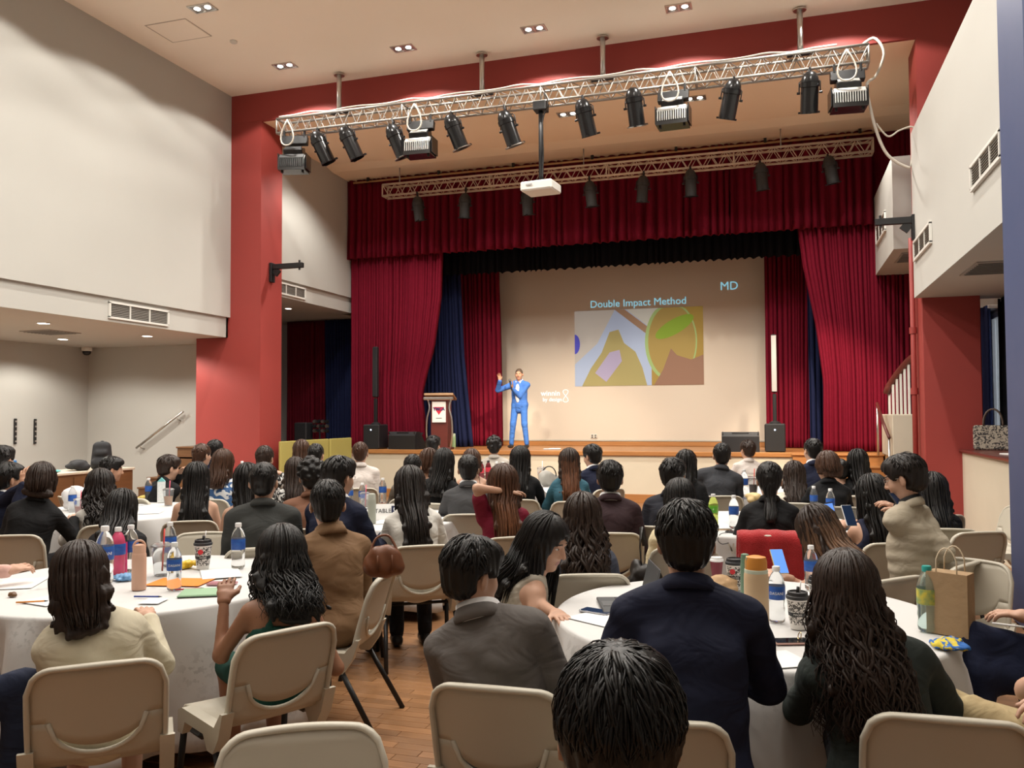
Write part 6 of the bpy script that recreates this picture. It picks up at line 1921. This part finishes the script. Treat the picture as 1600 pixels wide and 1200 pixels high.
tab = empty('tablet_case', ON(322, 927), R_(-62), 'pale green tablet case at the table edge', 'tablet')
MB().box((0, 0, .006), (.18, .25, .010), None, .004).build('cover', mat('case_mint', (.28, .45, .28), .55), tab); MB().box((0, 0, .0005), (.176, .246, .006), None, .002).build('tablet', CANG, tab)
phone(ON(347, 913), R_(-75), 'phone in dusty pink case by the green tablet', mat('case_dusty', (.5, .25, .27), .5), mat('case_dusty2', (.35, .13, .16), .5))
pen(ON(296, 922), R_(35), 'red and grey pen beside the green tablet', mat('pen_red', (.5, .05, .06), .4))
pen(ON(50, 942), R_(32), 'orange pencil at the table edge', mat('pen_orange', (.7, .25, .04), .5))
pen(ON(231, 934), R_(15), 'blue marker on a slip of paper', mat('pen_blue', (.03, .06, .30), .5))
crumple('snack_wrapper', 'crumpled yellow snack wrapper near the patterned cup', 'wrapper', ON(296, 888), (.12, .08, .045), mat('wrap_yellow', (.75, .48, .02), .35), 12)
crumple('tissue_packet', 'small blue tissue packet behind the peach flask', 'packet', ON(195, 906), (.13, .07, .03), mat('wrap_blue', (.15, .33, .58), .4), 14)
crumple('hair_clip', 'small tortoiseshell hair clip on the papers', 'hair clip', ON(20, 932), (.05, .025, .025), mat('tortoise', (.14, .07, .03), .3), 15)
for k, (x, y, r, lb) in enumerate(((30, 912, 30, 'printed handout by the pink sleeve'), (95, 935, -10, 'printed handout under the orange pencil'), (240, 940, 15, 'small slip of paper under the blue marker'), (345, 897, 40, 'printed handout by the phone hand'), (150, 890, 0, 'printed handout among the bottles'))): sheet(ON(x, y), R_(r), lb, *((.1, .12) if k == 2 else (.21, .297)), z=.0012 * k)
# --- table with the number card
cd = empty('table_card', ON(603, 812), R_(28), 'white folded card reading table 5', 'card')
MB().box((0, 0, .065), (.21, .004, .135), rotx(-.25)).build('front_leaf', PAPER2, cd); MB().box((0, .065, .065), (.21, .004, .135), rotx(.25)).build('back_leaf', PAPER2, cd)
o = link(text_mesh('TABLE', .05, 'lettering', BLACKP, 'CENTER', .0004), 'lettering', cd, (-.025, -.005, .075)); o.rotation_euler = (R_(90) - .25, 0, 0)
nb = MB().box((.075, -.003, .075), (.055, .004, .085), rotx(-.25)).build('number_tile', mat('tile_navy', (.015, .02, .06), .5), cd)
o = link(text_mesh('5', .07, 'numeral', CAPW, 'CENTER', .0004), 'numeral', nb, (.075, -.0065, .075)); o.rotation_euler = (R_(90) - .25, 0, 0)
flask(ON(581, 818), 'grey green flask beside the table number card', mat('flask_greygreen', (.34, .36, .30), .5), mat('flask_greygreen2', (.42, .44, .38), .5), .25, .034)
bottle(ON(598, 786), 'water bottle behind the table number card', 1.2); bottle(ON(566, 792), 'water bottle by the cream shirted man', 1.1); bottle(ON(547, 788), 'water bottle by the navy suit with glasses', 1.0)
plastic_cup(ON(570, 795), 'clear cup with pink straw behind the grey green flask', None, STRAWP, 1.1)
bottle(ON(672, 782), 'water bottle half behind the long straight hair of the white blazer', 1.0)
phone(ON(694, 806), R_(-60), 'black phone on the rounded table corner', BLACKP, SCRD)
for k, (x, y, r, lb) in enumerate(((610, 815, 20, 'printed handout below the number card'), (685, 812, -30, 'white handout by the black phone'), (590, 808, 60, 'handout with red pen marks beside the flask'))): sheet(ON(x, y), R_(r), lb, z=.0012 * k)
# --- table with the milk carton
mk = empty('milk_carton', ON(252, 785), R_(35), 'tall white carton with turquoise top', 'carton')
MB().box((0, 0, .11), (.075, .075, .22), None, .003).build('body', mat('carton_white', (.78, .79, .78), .5, var=(60, .5, (.5, .6, .62))), mk)
MB().prism([(-.0375, .22), (.0375, .22), (0, .26)], -.0375, .0375, np.array([[1., 0, 0], [0, 0, 1.], [0, 1., 0]])).build('gable', mat('carton_teal', (.18, .50, .50), .5), mk)
bottle(ON(232, 783), 'water bottle beside the milk carton', 1.15)
plastic_cup(ON(263, 790), 'clear cup of peach drink with pink straw', mat('drink_peach', (.62, .32, .16), .3), STRAWP, 1.2)
crumple('yellow_packet', 'small yellow packet in front of the milk carton', 'packet', ON(226, 782), (.14, .08, .05), mat('wrap_yellow2', (.75, .58, .12), .4), 21)
crumple('plastic_bag', 'white plastic carrier bag with knotted handles', 'bag', ON(122, 796), (.26, .2, .22), mat('bag_white', (.76, .75, .75), .45), 22)
bottle(ON(113, 800), 'water bottle sticking out beside the plastic bag', 1.15); bottle(ON(134, 795), 'water bottle on the far side of the plastic bag', 1.15)
plastic_cup(ON(124, 806), 'clear pink cup with straw before the plastic bag', mat('drink_pink', (.65, .33, .30), .3), STRAWP, 1.1)
for k, (x, y, r, lb) in enumerate(((235, 800, 30, 'handouts in front of the milk carton'), (200, 790, 0, 'handout beside the straight black hair'))): sheet(ON(x, y), R_(r), lb, z=.0012 * k)
# --- table behind the red towel
bottle(ON(1115, 822), 'green tea bottle with bright green label', 1.2, mat('label_green', (.10, .38, .03), .4, var=(12, .8, (.42, .5, .04))), CAPW, fill=mat('plastic_tea', (.62, .70, .18), .08, trans=.7, ior=1.2), text='0', group='odd bottles')
bottle(ON(1147, 825), 'water bottle next to the green tea', 1.2); bottle(ON(1272, 800), 'water bottle with red straw behind it', 1.1); bottle(ON(1298, 808), 'water bottle beside the lit laptop screen', 1.15)
sheet(ON(1120, 822), R_(20), 'handout under the green tea bottle'); sheet(ON(1320, 818), R_(40), 'handout by the lit laptop'); phone(ON(1150, 832), R_(70), 'grey phone at the cloth edge above the keys', CANG, SCRD)
pen(ON(1130, 829), R_(20), 'wooden pencil by the green tea bottle', mat('pen_wood', (.45, .28, .12), .5))
ky = empty('key_bunch', ON(1133, 835) + np.array([0, -.02, -.0]), 0, 'bunch of keys on a cord hanging off the table edge', 'keys')
MB().tube(smooth_pts([(.02, .06, .008), (-.03, 0, .006), (-.05, -.05, -.03), (-.02, -.06, -.06), (.03, -.06, -.05)], 20), .003, 5).build('cord', BLACKP, ky, 'all')
for k in range(4): MB().box((.04 + .012 * k, -.07, -.08 - .02 * (k % 2)), (.012, .004, .06), roty(.2 * (k - 2))).build('key', STEEL, ky)
lt = empty('lit_laptop', ON(1312, 825), R_(60), 'laptop with bright blue screen before the navy dress', 'laptop')
MB().box((0, 0, .007), (.26, .18, .012), None, .003).build('base', CANG, lt); MB().box((0, .10, .10), (.26, .007, .18), rotx(-.3)).build('lid', CANG, lt)
MB().box((0, .0955, .101), (.24, .002, .16), rotx(-.3)).build('display', SCRB, lt)
# --- table by the stage steps
bottle(ON(1163, 775), 'water bottle in front of the pinstripe shirt', 1.35); plastic_cup(ON(1177, 772), 'iced black coffee with red straw', mat('drink_coffee', (.06, .02, .015), .2), STRAWR, 1.35)
crumple('bread_packet', 'pale bread packet beside the ponytail woman', 'packet', ON(1180, 787), (.2, .12, .1), mat('bread', (.62, .46, .22), .6), 25); sheet(ON(1150, 778), R_(10), 'dark printed handout by the iced coffee', m=mat('paper_dark', (.12, .12, .15), .6))
# --- table below the speaker
for k, (x, y, lb) in enumerate(((752, 752, 'red drink bottle beside the bare shouldered woman'), (763, 750, 'dark drink bottle behind the red one'), (776, 752, 'water bottle next to the dark drink'), (786, 753, 'small water bottle at the end of the bottle row'))):
    bottle(ON(x, y), lb, 1.25, mat('label_red', (.5, .03, .05), .4) if k < 2 else LBL, CAPW if k > 1 else BLACKP, fill=mat('plastic_cola', (.20, .02, .03), .1, trans=.5) if k < 2 else None, group='bottles below the stage')
plastic_cup(ON(846, 752), 'tall clear cup near the teal denim jacket', mat('drink_peach', (.62, .32, .16), .3), STRAWW, 1.3)
hb = empty('shoulder_bag', ON(858, 760), R_(20), 'grey shoulder bag standing beside the teal denim jacket', 'bag')
crm = crumple('bag_body', None, None, (0, 0, 0), (.26, .14, .2), mat('bag_grey', (.35, .34, .31), .7), 31); crm.parent = hb
MB().tube([(.09 * math.cos(t), 0, .13 + .12 * math.sin(t)) for t in np.linspace(0, math.pi, 12)], .008, 6).build('strap', BLACKP, hb, 'all')
sheet(ON(866, 768), R_(20), 'handout in front of the grey shoulder bag')
bottle(ON(378, 752), 'water bottle against the red pillar', 1.3)
# --- stage, counter, parapet
bottle(at(588, 701, Z=STG), 'water bottle in front of the dark subwoofer on stage', 1.55, group='bottles on the stage')
flask(at(709, 699, Z=STG), 'pale green flask standing beside the lectern', mat('flask_palegreen', (.42, .62, .32), .4), mat('flask_palegreen2', (.62, .72, .52), .4), .3, .045, False)
bottle((-10.6, 8.75, .80), 'water bottle nearer the picture edge on the brown counter', 1.25, group='bottles on the counter'); bottle((-10.6, 9.15, .80), 'water bottle beside the dark lidded cup on the counter', 1.1, group='bottles on the counter')
coffee_cup((-10.6, 9.36, .80), 'pale cup with black lid on the brown counter', 1.0, band=False)
flask((-10.6, 9.56, .80), 'bright blue flask on the brown counter', mat('flask_blue', (.03, .18, .42), .4), mat('flask_blue2', (.03, .14, .33), .4), .23, .042)
crumple('teal_cloth', 'folded teal cloth and dark pouch on the counter', 'cloth', (-10.6, 10.15, .80), (.22, .34, .05), mat('cloth_teal', (.10, .36, .36), .8), 35)
bp = empty('backpack', (-10.62, 11.25, .80), R_(30), 'black backpack standing on the end of the brown counter', 'backpack')
f = Field(); [f.cap((sx, 0, .06), (sx * .8, 0, .36), .09, .075, .06) for sx in (-.08, 0, .08)]; f.cap((-.07, -.09, .10), (.07, -.09, .10), .07, None, .04); f.cap((-.05, -.08, .26), (.05, -.08, .26), .045, None, .04)
v_, q_ = f.mesh(.012, lambda D, x, y, z: np.maximum(D, -z + .002)); BPK = mat('nylon_black', (.012, .012, .014), .75, bump=(90, .2, .003))
link(fast_mesh('body', v_, q_, [BPK]), 'body', bp)
for s in (-.07, .07): MB().tube(smooth_pts([(s, .08, .36), (s * 1.2, .16, .3), (s * 1.4, .17, .15), (s * 1.3, .1, .04)], 14), .018, 6, flat=.4).build('strap', BPK, bp, 'all')
MB().tube([(.04 * math.cos(t), .02, .41 + .04 * math.sin(t)) for t in np.linspace(0, math.pi, 8)], .009, 6).build('grab_handle', BPK, bp, 'all')
crumple('black_pouch', 'low black bag lying beside the backpack', 'bag', (-10.62, 10.78, .80), (.22, .36, .16), BPK, 37)
tt = empty('tote_bag', at(1553, 706, X=2.62) * np.array([1, 1, 0]) + np.array([0, 0, 1.157]), R_(-14), 'patterned grey and black tote bag on the maroon ledge', 'bag')
TOTE = print_mat('tote_print', (.42, .37, .30), (.05, .045, .045), 26, .52)
MB().box((0, 0, .16), (.46, .16, .32), None, .02).build('body', TOTE, tt)
for s in (-.07, .07): MB().tube([(-.11, s, .32)] + [(.11 * math.cos(t), s, .34 + .19 * math.sin(t)) for t in np.linspace(math.pi, 0, 12)] + [(.11, s, .32)], .013, 6).build('handle', mat('tote_handle', (.10, .07, .055), .6), tt, 'all')
tag(MB().box((2.6, 11.1, 1.163), (.3, .25, .012), rotz(.3)).build('magazine', mat('paper', (.85, .84, .82), .7)), 'thin magazine lying in front of the tote bag', 'magazine')

# --- chairs nobody sits on
def free_chair(px, topy, rot, label, z=.79, tie=None):
    D = (CAM_H - z) * FPX / (topy - 648)
    p = at(px, topy, D=D)
    hd = math.atan2(-p[0], p[1]) + R_(rot)
    off = rotz(hd) @ np.array([0, .29, 0])
    return chair(p[0] + off[0], p[1] + off[1], hd, label)
free_chair(472, 1150, 178, 'empty beige chair nearest the camera, facing it')
free_chair(320, 834, 172, 'empty beige chair facing camera behind the patterned cup')
free_chair(1516, 884, 160, 'empty light chair facing camera behind the carrier bag')
free_chair(1530, 838, 38, 'empty beige chair side-on by the cream parapet')
free_chair(1590, 800, 120, 'empty chair beside the blue pillar with a phone on its seat')
free_chair(808, 806, -62, 'empty beige chair seen edge-on beside the maroon blouse')
free_chair(330, 770, 30, 'empty beige chair by the dark grey suit, pale bag hung on it')
# bags and cloth about the chairs
hbg = empty('leather_handbag', at(600, 878, D=4.3), R_(30), 'brown leather handbag hung on the chair of the tan suit', 'bag')
f = Field(); f.ell((0, 0, .02), (.13, .07, .10), None, .04); f.ell((0, 0, -.04), (.15, .08, .07), None, .05)
v_, q_ = f.mesh(.009, lambda D, x, y, z: D + .004 * np.sin(x * 60 + z * 25)); LEA = mat('leather_brown', (.16, .055, .022), .35, var=(12, .5, (.10, .035, .015)))
link(fast_mesh('body', v_, q_, [LEA]), 'body', hbg)
MB().tube(smooth_pts([(-.1, 0, .06), (-.05, .05, .16), (.04, .06, .17), (.1, 0, .06)], 16), .009, 6).build('strap', LEA, hbg, 'all')
for s in (-.05, .05): MB().tube([(s, -.085, .06), (s, -.09, -.06)], .006, 5).build('buckle_strap', LEA, hbg, 'all')
hbg.scale = (.72, .72, .72)
b1 = empty('strap_bag', at(322, 1178, D=3.0) * np.array([1, 1, 0]) + np.array([0, 0, .01]), .4, 'black bag with looping straps on the floor by the cream chair', 'bag')
crm = crumple('bag_body', None, None, (0, 0, 0), (.3, .18, .2), BPK, 41); crm.parent = b1
for k in range(3): MB().tube([(.13 * math.cos(t) + .03 * k, -.05 + .05 * k, .15 + (.12 + .05 * k) * math.sin(t)) for t in np.linspace(0, math.pi, 14)], .008, 6).build('strap', BLACKP, b1, 'all')
b2 = empty('floor_bag', (-1.02, 2.35, .01), .2, 'black bag on the floor beneath the taupe suited man\'s chair', 'bag')
crm = crumple('bag_body', None, None, (0, 0, 0), (.42, .24, .28), BPK, 43); crm.parent = b2
b3 = empty('clasp_handbag', at(1008, 900, D=5.35), .2, 'dark handbag with wide strap hanging from a chair corner', 'bag')
crm = crumple('bag_body', None, None, (0, 0, -.1), (.22, .1, .2), mat('leather_black', (.02, .017, .015), .35), 47); crm.parent = b3
MB().tube([(-.02, 0, .02), (-.03, 0, .18), (-.02, .03, .30), (.0, .06, .18)], .016, 6, flat=.35).build('strap', mat('leather_black', (.02, .017, .015), .35), b3, 'all')
MB().lathe([(.016, 0), (.016, .006), (0, .007)], 12, rotx(R_(90)), (0, -.055, .0)).build('clasp', STEEL, b3)
# red towel over the ponytail woman's chair
pn_ = [q for q in PEOPLE if 'red towel chair' in q[0]][0]
tw = MB()
a = np.linspace(-1, 1, 17); rows = []
for t in np.linspace(0, 1, 22):
    s = (t - .38) * .78
    y = -.30 - (.045 if s > 0 else -.045) * min(1, abs(s) / .03); z = .832 - abs(s) * .98 - (0 if abs(s) > .03 else 0)
    y = y + (.09 * abs(s) if s > 0 else .10 * abs(s)) * (1 if s > 0 else 1)
    rows.append([(x * (.235 + .006 * math.sin(9 * t)), y + .006 * math.sin(x * 9 + t * 7), z - .012 * x * x + .003 * math.sin(13 * x)) for x in a])
o = tw.grid(np.array(rows)).build('red_towel', mat('towel_red', (.42, .012, .016), .95, sheen=.4, bump=(140, .8, .01)), None, 'all')
md = o.modifiers.new('thickness', 'SOLIDIFY'); md.thickness = .012
of = rotz(pn_[3]) @ np.array([0, .035, 0])
o.location = (pn_[2][0] + of[0], pn_[2][1] + of[1], .003); o.rotation_euler = (0, 0, pn_[3]); tag(o, 'red terry towel draped over the back of a beige chair', 'towel')
# phones in hands
def held(label, px, py, D, rot, scr, case):
    p = at(px, py, D=D)
    e = phone(p, 0, label, case, scr)
    e.rotation_euler = (R_(rot[0]), R_(rot[1]), facing(p) + R_(rot[2]))
held('blue lit phone held up by the ombre haired woman', 1217, 878, 4.66, (52, 0, 22), SCRB, mat('case_yellow', (.5, .4, .15), .4))
held('dark phone held by the woman in the navy dress', 1326, 806, 5.6, (60, 0, 30), mat('phone_screen_navy', (.015, .035, .09), .12), CAPW)
held('phone held by the beige suited man', 1406, 787, 4.95, (48, 0, 50), mat('phone_screen_navy', (.015, .035, .09), .12), BLACKP)
pen(at(1582, 980, D=3.3), R_(-20), 'white pen held over crossed navy knees', CAPW)
hcg = MB().tube(smooth_pts([W4['P'](-.06, -.03, .10), W4['P'](-.02, -.07, .112), W4['P'](.03, -.07, .112), W4['P'](.055, -.04, .104)], 14), .003, 5).build('hair_clip', mat('gold', (.6, .42, .2), .25, 1.), p_wavy, 'all')
